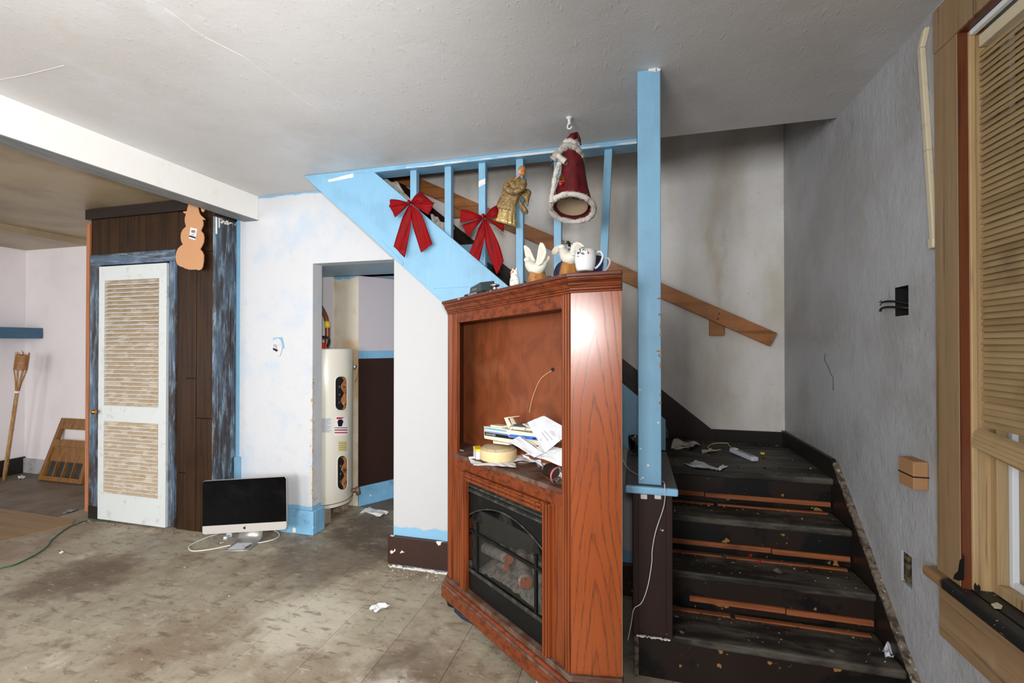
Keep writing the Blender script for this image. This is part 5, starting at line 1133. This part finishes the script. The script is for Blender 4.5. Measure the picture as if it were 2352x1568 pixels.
hb_ = Hk(378, 45); hb_.z = H
MB().lathe([(.016, 0), (.016, -.006), (.008, -.010), (.007, -.028), (.010, -.034), (.001, -.036)], hb_, 16).build('base', M['white_gloss'], hk, smooth=True)
MB().tube(smooth_pts([hb_+Vector((0,0,-.03)), hb_+Vector((-.009,0,-.042)), hb_+Vector((-.006,0,-.054)), hb_+Vector((.006,0,-.056)), hb_+Vector((.013,0,-.046))]), .0042, 7).build('hook_arm', M['white_gloss'], hk, smooth=True)
tp = Hk(380, 275); MB().tube([hb_+Vector((0,0,-.052)), tp], .0008, 5).build('hanging_wire', M['brass'], sa)

# ------------------------------------------------------------------ iMac style computer on the floor
YM = 2.56
mc = at(562, 1160, Y=YM); fp = at(562, 1240, Z=0)
im = thing('desktop_computer', 'silver all-in-one computer with black screen on the floor', 'computer', (mc.x, YM-.05, 0))
roll, yaw_ = R_(2.6), R_(17)
Rm = Matrix.Rotation(yaw_, 3, 'Z') @ Matrix.Rotation(R_(-4), 3, 'X') @ Matrix.Rotation(-roll, 3, 'Y')
mw, mh = .566, .360
def IM(x, y, z): return mc+Rm@Vector((x, y, z))
def rrect(w, h, r, n=5):
    o = []
    for cx, cy, a0 in ((w/2-r, h/2-r, 0), (-w/2+r, h/2-r, 90), (-w/2+r, -h/2+r, 180), (w/2-r, -h/2+r, 270)):
        o += [(cx+r*math.cos(R_(a0+90*i/n)), cy+r*math.sin(R_(a0+90*i/n))) for i in range(n+1)]
    return o
def slab(pts, y0, y1):
    n = len(pts); return MB().add([IM(x, y0, z) for x, z in pts]+[IM(x, y1, z) for x, z in pts], [tuple(range(n))[::-1], tuple(range(n, 2*n))]+[(i, (i+1)%n, n+(i+1)%n, n+i) for i in range(n)])
slab(rrect(mw, mh, .018), 0, .022).build('shell', M['silver'], im, bev=.002)
chin = mh*.158
pts = [p for p in rrect(mw-.004, mh-.004, .017)]
scr = [(x, max(z, -mh/2+chin)) for x, z in pts]; chn = [(x, min(z, -mh/2+chin-.0005)) for x, z in pts]
slab(scr, -.003, .001).build('screen', M['black_gloss'], im)
ch = slab(chn, -.003, .001).build('chin', M['silver_matte'], im)
# dark fruit shaped mark
def blob(cx, cz, s, y):
    out = []
    for k in range(28):
        a = 2*math.pi*k/28; r_ = s*(.92+.10*abs(math.sin(a)) if 0 else 1.0)
        x, z = r_*math.cos(a)*.90, r_*math.sin(a)*.95
        if z > 0: z -= .22*s*math.exp(-(x/(.28*s))**2)*(z/s)
        else: z += .12*s*math.exp(-(x/(.25*s))**2)*(-z/s)
        bx_, bz_ = x-.98*s, z-.12*s                     # the bite
        d_ = math.hypot(bx_, bz_)
        if d_ < .42*s: x = .98*s-.42*s*max(.55, abs(bx_)/max(d_, 1e-6)); 
        out.append(IM(cx+x, y, cz+z))
    return out
cz = -mh/2+chin*.52; n = 28
lg = MB().add(blob(0, cz, .0098, -.0036), [tuple(range(n))])
lg.add([IM(.0005, -.0036, cz+.0105), IM(.002, -.0036, cz+.0135), IM(.0055, -.0036, cz+.0165), IM(.0052, -.0036, cz+.0125), IM(.003, -.0036, cz+.0108)], [(0, 1, 2, 3, 4)])
lg.build('logo', M['black'], ch)
# stand
sx = .012
def ST(x, t): # curved foot: down the back then forward
    return x
prof = [(.016, .02), (.030, -.06), (.040, -.16), (.036, -mh/2-.03), (.020, -mh/2-.055)]
w2 = .080
fz = IM(0, 0, -mh/2).z
base = [IM(0, .03, -.02), IM(0, .05, -mh/2+.03), IM(0, .04, -mh/2-.02)]
c0 = IM(0.01, .045, 0); fx = Rm@Vector((1, 0, 0)); fx.z = 0; fx.normalize(); fyv = Vector((-fx.y, fx.x, 0))
cc = Vector((c0.x, c0.y, 0))
sec = [cc+fyv*.0+Vector((0,0,.20)), cc+fyv*.02+Vector((0,0,.10)), cc+fyv*.015+Vector((0,0,.03)), cc-fyv*.03+Vector((0,0,.008)), cc-fyv*.17+Vector((0,0,.006))]
sec2 = smooth_pts(sec, 5)
mb = MB(); rows = [[p+fx*w2, p-fx*w2] for p in sec2]
mb.grid(1, len(sec2)-1, lambda s, t: rows[round(t*(len(sec2)-1))][round(s)])
mb.build('stand', M['silver'], im, smooth=True, solid=.006)
MB().prism([cc-fyv*.06+fx*.055+Vector((0,0,.0124)), cc-fyv*.155+fx*.04+Vector((0,0,.0124)), cc-fyv*.155-fx*.06+Vector((0,0,.0124)), cc-fyv*.06-fx*.05+Vector((0,0,.0124))], (0, 0, .0012)).build('sticker', M['paper_grey'], im)
cab_pts = [(512, 1222), (470, 1236), (437, 1252), (436, 1262), (450, 1265), (490, 1260), (530, 1252), (580, 1248), (620, 1241), (640, 1232), (638, 1222), (620, 1215)]
solo('power_cable', MB().tube(smooth_pts([at(x, y, Z=.004) for x, y in cab_pts]), .0036, 7), M['white_cord'], 'white power cable looped on floor around the computer', 'cable', smooth=True)
p = at(522, 1236, Z=0); g = local(p, .3)
t = thing('power_plug', 'white power plug lying under the computer screen', 'plug', p)
MB(g).box(-.012, .012, -.03, .02, 0, .022).box(-.018, .018, .018, .035, .0, .028).build('body', M['white_gloss'], t, bev=.004); MB(g).box(-.007, -.004, -.048, -.03, .009, .013).box(.004, .007, -.048, -.03, .009, .013).build('prongs', M['chrome'], t)

# ------------------------------------------------------------------ water heater
hx, hy, hr_ = -2.375, 3.135, .205
wh = thing('water_heater', 'cream white water heater with scorched open access panels', 'water heater', (hx, hy, .125))
MB().lathe([(.001, .122), (hr_*.97, .122), (hr_, .128), (hr_, .165), (hr_+.001, .166), (hr_+.001, 1.325), (hr_*.99, 1.335), (hr_*.6, 1.340), (.001, 1.342)], (hx, hy, 0), 128).build('tank', M['tank'], wh, smooth=True, bev=0)
MB().lathe([(hr_+.0005, .150), (hr_+.004, .153), (hr_+.0005, .156)], (hx, hy, 0), 48, cap=False).build('lower_seam', M['copper'], wh)
def hang(px): # angle on the tank seen at a pixel column
    d = ray(px, 900); d = Vector((d.x, d.y)).normalized(); c = Vector((hx, hy)); tca = c.dot(d); h2 = c.dot(c)-tca*tca; th = math.sqrt(max(hr_**2-h2, 1e-6)); q = d*(tca-th)-c
    return math.atan2(q.y, q.x), (d*(tca-th)).length
def hpt(px, py, e=.002):
    d = ray(px, py); dh = Vector((d.x, d.y)); l = dh.length; d2 = dh/l; c = Vector((hx, hy)); tca = c.dot(d2); h2 = c.dot(c)-tca*tca
    th = math.sqrt(max((hr_+e)**2-h2, 1e-7)); t = (tca-th); return Vector((d2.x*t, d2.y*t, CAMH+d.z*t/l))
def hpatch(rows, e, cols=7):
    """rows = [(y, x left, x right)] from top to bottom, laid on the curved tank"""
    n = len(rows)-1; return MB().grid(cols, n, lambda a_, b_: hpt(rows[round(b_*n)][1]+(rows[round(b_*n)][2]-rows[round(b_*n)][1])*a_, rows[round(b_*n)][0], e))
def rr_rows(x0, x1, y0, y1, r, n=16):
    o = []
    for k in range(n+1):
        t = k/n; t = .5-.5*math.cos(math.pi*t); y = y0+(y1-y0)*t; d = min(y-y0, y1-y); ins_ = r-math.sqrt(max(r*r-(r-d)**2, 0)) if d < r else 0
        o.append((y, x0+ins_, x1-ins_))
    return o
for (x0, x1, y0, y1) in ((770, 797, 864, 942), (775, 798, 1046, 1125)):
    hpatch(rr_rows(x0-9, x1+5, y0-8, y1+18, 6), .0008, 9).build('cover_recess', Mat('stained_enamel', (222, 216, 198), .35).layer((186, 146, 92), 9, .46, .66, .6).m, wh)
    rows = rr_rows(x0, x1, y0, y1, 11); op = hpatch(rows, .0016).build('access_opening', M['dark'], wh)
    MB().tube([hpt(r_[1], r_[0], .003) for r_ in rows]+[hpt(r_[2], r_[0], .003) for r_ in rows[::-1]], .003, 6, True).build('rim', M['tank'], op, smooth=True)
    hpatch([(y, max(xl, xr-11-4*math.sin(y*.2)), xr-1.5) for y, xl, xr in rows[2:-2]], .003).build('scorched_foam', M['rust'], op)
    for k in range(3): MB().sphere(hpt((x0+x1)/2-4, y0+24+k*18, .005), .009, .006, .011, 8, 6).build('terminal', M['charcoal'], op)
lw = hpatch([(956, 771, 796), (970, 769, 799), (985, 767.5, 800), (1000, 767, 797)], .0020).build('warning_label', M['paper'], wh)
hb3 = [(958, 774, 792), (962, 772, 784)]
rp_ = hpatch(hb3, .0026); 
for y in (986, 992): q_ = hpatch([(y, 768.5, 798), (y+2.6, 768.5, 798)], .0026); rp_.add(q_.v, q_.f)
rp_.build('red_print', M['berry'], lw, kind='stuff')
bp_ = hpatch([(963, 778, 786), (968, 775, 789), (973, 776, 787), (979, 777, 785)], .0026); q_ = hpatch([(981.5, 768.5, 798), (983, 768.5, 798)], .0026); bp_.add(q_.v, q_.f); bp_.build('black_print', M['black'], lw, kind='stuff')
lt = hpatch([(959, 738, 761), (994, 738, 761)], .0020).build('text_label', M['paper_grey'], wh); mb = MB()
for k in range(11): q_ = hpatch([(962+k*2.9, 739, 760-3*(k % 3)), (962.9+k*2.9, 739, 760-3*(k % 3))], .0026); mb.add(q_.v, q_.f)
mb.build('text_lines', M['print'], lt, kind='stuff')
ly_ = hpatch([(1013, 777, 797), (1036, 777, 797)], .0020).build('rating_label', M['label_yellow'], wh); mb = MB()
for k in range(4): q_ = hpatch([(1017+k*5, 779, 795), (1018+k*5, 779, 795)], .0026); mb.add(q_.v, q_.f)
mb.build('text_lines', M['print'], ly_, kind='stuff')
vd = Vector((math.cos(R_(24)), math.sin(R_(24)), 0)); vc = Vector((hx, hy, 0))+vd*hr_
MB().tube([vc+Vector((0,0,1.19)), vc+vd*.035+Vector((0,0,1.19))], .014, 10).tube([vc+vd*.02+Vector((0,0,1.175)), vc+vd*.02+Vector((0,0,1.205))], .018, 10).build('relief_valve', M['chrome'], wh, smooth=True)
MB().prism([vc+vd*.03+Vector((0,-.012,1.20)), vc+vd*.052+Vector((0,-.012,1.20)), vc+vd*.045+Vector((0,-.012,1.12)), vc+vd*.030+Vector((0,-.012,1.075)), vc+vd*.022+Vector((0,-.012,1.08)), vc+vd*.034+Vector((0,-.012,1.14))], (0, .003, 0)).build('valve_tag', Mat('brown_paper_tag', (128, 104, 78), .6).m, wh)
MB().tube([vc+Vector((0,-.02,.20)), vc+vd*.05+Vector((0,-.02,.205))], .016, 10).tube([vc+vd*.05+Vector((0,-.02,.225)), vc+vd*.06+Vector((0,-.02,.17))], .019, 10).build('drain_valve', Mat('corroded_brass', (112, 96, 74), .5, .4, .4).m, wh, smooth=True)
MB().tube(smooth_pts([(hx+.06, hy-.08, 1.335), (hx+.075, hy-.08, 1.45), (hx+.06, hy-.08, 1.58), (hx-.02, hy-.05, 1.68), (hx-.12, hy, 1.74)]), .018, 10).build('flex_pipe', M['copper'], wh, smooth=True)
MB().tube([(hx+.074, hy-.08, 1.50), (hx+.070, hy-.08, 1.55)], .0205, 10).build('pipe_tag', M['yellow'], wh, smooth=True)
rb = thing('red_tool_bag', 'red bag with black handle on the water heater', 'bag', (hx+.02, hy-.10, 1.34))
MB().hexa([(hx-.12, hy-.235, 1.26), (hx+.055, hy-.235, 1.26), (hx+.075, hy-.10, 1.346), (hx-.12, hy-.08, 1.346), (hx-.12, hy-.205, 1.36), (hx+.05, hy-.21, 1.375), (hx+.085, hy-.11, 1.385), (hx-.12, hy-.08, 1.40)]).build('pouch', M['red_plastic'], rb, bev=.012)
MB().tube(smooth_pts([(hx+.03, hy-.17, 1.37), (hx+.05, hy-.17, 1.42), (hx+.12, hy-.15, 1.425), (hx+.135, hy-.14, 1.40), (hx+.11, hy-.13, 1.355)]), .009, 8).build('handle', M['black'], rb, smooth=True)
for i, (x, y) in enumerate(((hx+.09, hy-.15), (hx-.12, hy-.1), (hx+.05, hy+.13), (hx-.08, hy+.12))):
    solo('brick', MB().box(x-.05, x+.05, y-.035, y+.035, 0, .122), M['mortar'], ('dirty brick propping the heater beside doorway', 'dirty brick under heater behind the jamb', 'dirty brick under the rear right of heater', 'dirty brick under the rear left of heater')[i], 'brick', bev=.006)

# ------------------------------------------------------------------ hung plate, papers, cup, cords, small things
tp_ = lambda x, y, e=0: at(600+x/15.68, 740+y/15.68, Y=YW-.004-e)
pt = thing('wall_plate', 'white plate with hook and black clip hanging crooked on white wall', 'wall plate', tp_(550, 1230))
MB().prism([tp_(*q) for q in ((430,560),(740,530),(800,760),(825,920),(760,960),(420,690))], (0, .002, 0)).build('bare_paint', M['blue'], pt)
MB().prism([tp_(*q, .004) for q in ((360,740),(470,610),(600,570),(700,640),(750,830),(735,980),(680,1180),(630,1225),(560,1205),(450,1110),(290,1020))], (0, .005, 0)).build('plate', M['paper_grey'], pt, bev=.001)
MB().prism([tp_(*q, .010) for q in ((410,945),(440,925),(570,985),(580,1005),(550,1050),(530,1050),(425,985))], (0, .006, 0)).build('clip', M['black'], pt)
MB().tube([tp_(490+45*math.cos(a), 835+38*math.sin(a), .008) for a in [k*.7 for k in range(9)]], .0012, 5, True).tube([tp_(535, 850, .008), tp_(545, 950, .008)], .0012, 5).build('ring', M['copper'], pt)
def floor_paper(name, label, q, n, amp, seed, mat='paper', cat='paper', z=.002): return crumple([at(x, y, Z=z) for x, y in q], n, amp, seed, M[mat], name, label, cat=cat)
floor_paper('tissue', 'torn white tissue lying on floor left of the cabinet', ((848, 1398), (865, 1406), (896, 1391), (872, 1385)), 8, .016, 2.2, cat='tissue', z=.006)
floor_paper('paper_sheet', 'white paper sheet on the passage floor by the heater', ((824, 1177), (872, 1186), (893, 1176), (850, 1164)), 8, .02, 5.5, z=.008)
floor_paper('paper_scrap', 'white paper scrap on floor beside the green cord', ((134, 1269), (140, 1272), (148, 1268), (141, 1265)), 4, .008, 3.1, z=.004)
floor_paper('paper_scrap', 'white paper strip on the floor under the cabinet front', ((1222, 1540), (1232, 1545), (1250, 1590), (1240, 1590)), 4, .006, 8.1, z=.004)
floor_paper('foam_scrap', 'pale foam scrap on floor at the foot of the torch', ((40, 1095), (45, 1099), (58, 1097), (56, 1092)), 5, .02, 6.1, 'paper_grey', 'foam', .008)
floor_paper('paper_scrap', 'white paper scrap on floor in front of the computer', ((504, 1246), (506, 1249), (515, 1246), (512, 1244)), 3, .004, 1.7, z=.004)
floor_paper('rag', 'dark rag lying on the power cable by the computer', ((556, 1256), (566, 1259), (576, 1253), (566, 1250)), 5, .02, 1.9, 'brown_black', 'rag', .008)
floor_paper('rag', 'blue grey rag on floor beside the plywood sheet', ((142, 1178), (165, 1175), (182, 1168), (165, 1170)), 5, .02, 4.9, 'print', 'rag', .006)
# landing
LZ = .711
def land(px, py, dz=0): return at(px, py, Z=LZ+dz)
ps0, ps1 = land(1684, 1034, .012), land(1735, 1055, .012); d_ = (ps1-ps0); d_.z = 0; g = local(ps0+Vector((0,0,-.012)), math.atan2(d_.y, d_.x)); Lp = d_.length
t = thing('power_strip', 'grey white power strip lying on the stair landing', 'power strip', ps0+Vector((0,0,-.012)))
MB(g).box(-.01, Lp, -.022, .022, 0, .026).build('case', M['silver_matte'] if 0 else M['paper_grey'], t, bev=.008)
MB(g).box(.0, .035, -.014, .014, .026, .030).build('switch', M['white_gloss'], t, bev=.002)
for k in range(4): MB(g).box(.06+k*.035, .078+k*.035, -.010, .010, .0261, .0270).build('socket', M['print'], t)
solo('strip_cord', MB().tube(smooth_pts([land(x, y, .005) for x, y in ((1682, 1030), (1674, 1022), (1672, 1018), (1655, 1017), (1635, 1020), (1626, 1028), (1640, 1034), (1655, 1032))]), .0035, 6), M['beige'], 'cream cord curling on landing behind the power strip', 'cord', smooth=True)
crumple([land(1568, 1064, .004), land(1602, 1075, .004), land(1658, 1079, .004), land(1600, 1058, .004)], 8, .012, 3.3, M['paper_grey'], 'paper_sheet', 'creased grey white paper near the landing edge')
crumple([land(1645, 1079, .004), land(1653, 1081, .004), land(1673, 1070, .004), land(1660, 1067, .004)], 5, .010, 5.3, M['paper'], 'paper_flap', 'folded white paper flap at the end of landing paper')
crumple([land(1540, 1030, .004), land(1590, 1031, .004), land(1612, 1022, .004), land(1550, 1012, .004)], 9, .035, 7.3, M['cloth'], 'plaster_rubble', 'broken white plaster heap on landing behind the post', cat='rubble')
crumple([land(1611, 1033, .004), land(1613, 1040, .004), land(1650, 1036, .004), land(1632, 1031, .004)], 5, .012, 8.9, M['cloth'], 'cardboard_scrap', 'cream cardboard scrap between rubble and power strip', cat='scrap')
p = land(1751, 1043); solo('bottle_top', MB().box(p.x-.011, p.x+.011, p.y-.008, p.y+.008, LZ, LZ+.012), M['yellow'], 'small yellow bottle top lying on the landing', 'bottle top', bev=.002)
for i, (x, y) in enumerate(((1724, 1277), (1743, 1291))):
    p = at(x, y, Z=.366); solo('push_pin', MB().lathe([(.006, 0), (.0065, .008), (.004, .011)], p, 10), M['red_plastic'], ('small red pin further back on the middle stair tread', 'small red pin nearer the edge of the middle stair')[i], 'pin')
crumple([at(2018, 1488, Z=.206), at(2035, 1508, Z=.206), at(2060, 1505, Z=.206), at(2050, 1484, Z=.206)], 8, .03, 9.9, M['paper_grey'], 'plastic_bag', 'torn clear grey plastic on right end of the bottom tread', cat='plastic')
crumple([at(868, 408, Y=2.75), at(905, 455, Y=2.72), at(952, 470, Y=2.72), at(912, 418, Y=2.78)], 12, .05, 11.1, M['cloth'], 'white_cloth', 'crumpled dirty white cloth high on the stairs', cat='cloth')
crumple([at(985, 490, Y=2.78), at(1000, 520, Y=2.72), at(1030, 532, Y=2.72), at(1012, 505, Y=2.78)], 8, .04, 13.1, M['cloth'], 'white_cloth', 'wad of white cloth on stairs right of the left bow', cat='cloth')
# cup on the half wall
p = at(1459, 1042, Z=.806); p = Vector((.012, 2.40, .806))
c_ = thing('smoked_glass', 'smoky glass tumbler on the half wall behind the post', 'glass', p)
MB().lathe([(.024, 0), (.026, .004), (.028, .02), (.036, .05), (.037, .098), (.0345, .098), (.033, .05), (.025, .022), (.001, .02)], p, 24).build('tumbler', M['smoke_glass'], c_, smooth=True)
# white cord over the half wall
pts = [at(1431, 1071, Y=2.25)]; pts[0].z = .95 if 0 else .84
cordp = [Vector((-.06, 2.2, .85)), Vector((-.025, 2.12, .812)), Vector((.0, 2.06, .810)), Vector((.03, 2.02, .810)), Vector((.112, 1.96, .810)), Vector((.122, 1.90, .810)), at(1526, 1113, Y=1.868), at(1528, 1130, Y=1.866), at(1524, 1165, Y=1.90), at(1506, 1220, Y=1.904), at(1498, 1265, Y=1.904), at(1497, 1292, Y=1.904), at(1488, 1345, Y=1.904), at(1474, 1383, Y=1.904), at(1456, 1398, Y=1.90), at(1450, 1430, Y=1.90), at(1442, 1470, Y=1.90)]
solo('white_wire', MB().tube(smooth_pts(cordp), .0019, 6), M['white_cord'], 'thin white wire hanging down the brown half wall', 'wire', smooth=True)

# ------------------------------------------------------------------ countless litter on stairs and floor
def flakes(n, place, size, name, label, mat='debris'):
    mb = MB()
    for _ in range(n):
        c = place(); s = size*random.uniform(.3, 1.0)*(2.0 if random.random() < .06 else 1); a = random.uniform(0, 6.28); tz = random.uniform(0, .5)*s
        e1_, e2_ = Vector((math.cos(a), math.sin(a), 0))*s, Vector((-math.sin(a), math.cos(a), 0))*s*random.uniform(.3, .8)
        mb.add([c-e1_-e2_, c+e1_-e2_*.6+Vector((0,0,tz)), c+e1_*.7+e2_, c-e1_*.8+e2_*.9, c+Vector((0,0,tz+s*.35))], [(0,1,4),(1,2,4),(2,3,4),(3,0,4),(0,3,2,1)])
    return tag(mb.build(name, M[mat]), label, 'litter', kind='stuff')
def on_steps():
    i = random.choice((0, 0, 1, 1, 2, 2, 3, 3, 3)); yn, z, xl = steps[i]; d = (2.16, 2.37, 2.58, YB-.05)[i]
    y = random.uniform(yn+.02, d) if random.random() < .5 else d-abs(random.gauss(0, .03))
    return Vector((random.uniform((xl if i else .02)+.02, XT-.02), max(yn+.01, y), z+.0005))
flakes(300, on_steps, .005, 'stair_litter', 'paint flakes and grit scattered over the black stairs')
flakes(160, on_steps, .012, 'stair_dirt', 'dark dirt clumps scattered over the black stairs', 'tread')
flakes(70, lambda: Vector((random.uniform(-3.4, -.9), random.uniform(1.2, 2.5), .0005)), .0055, 'floor_litter', 'tiny paint flakes scattered over the tile floor')
flakes(150, lambda: Vector((random.uniform(-4.1, -2.3), 2.59-abs(random.gauss(0, .03)), .0005)), .010, 'closet_litter', 'rubble crumbs along the foot of the closet', 'mortar')
flakes(90, lambda: Vector((random.uniform(-1.45, -.9), 2.50-abs(random.gauss(0, .035)), .0005)), .008, 'baseboard_litter', 'plaster crumbs on floor before the brown baseboard')
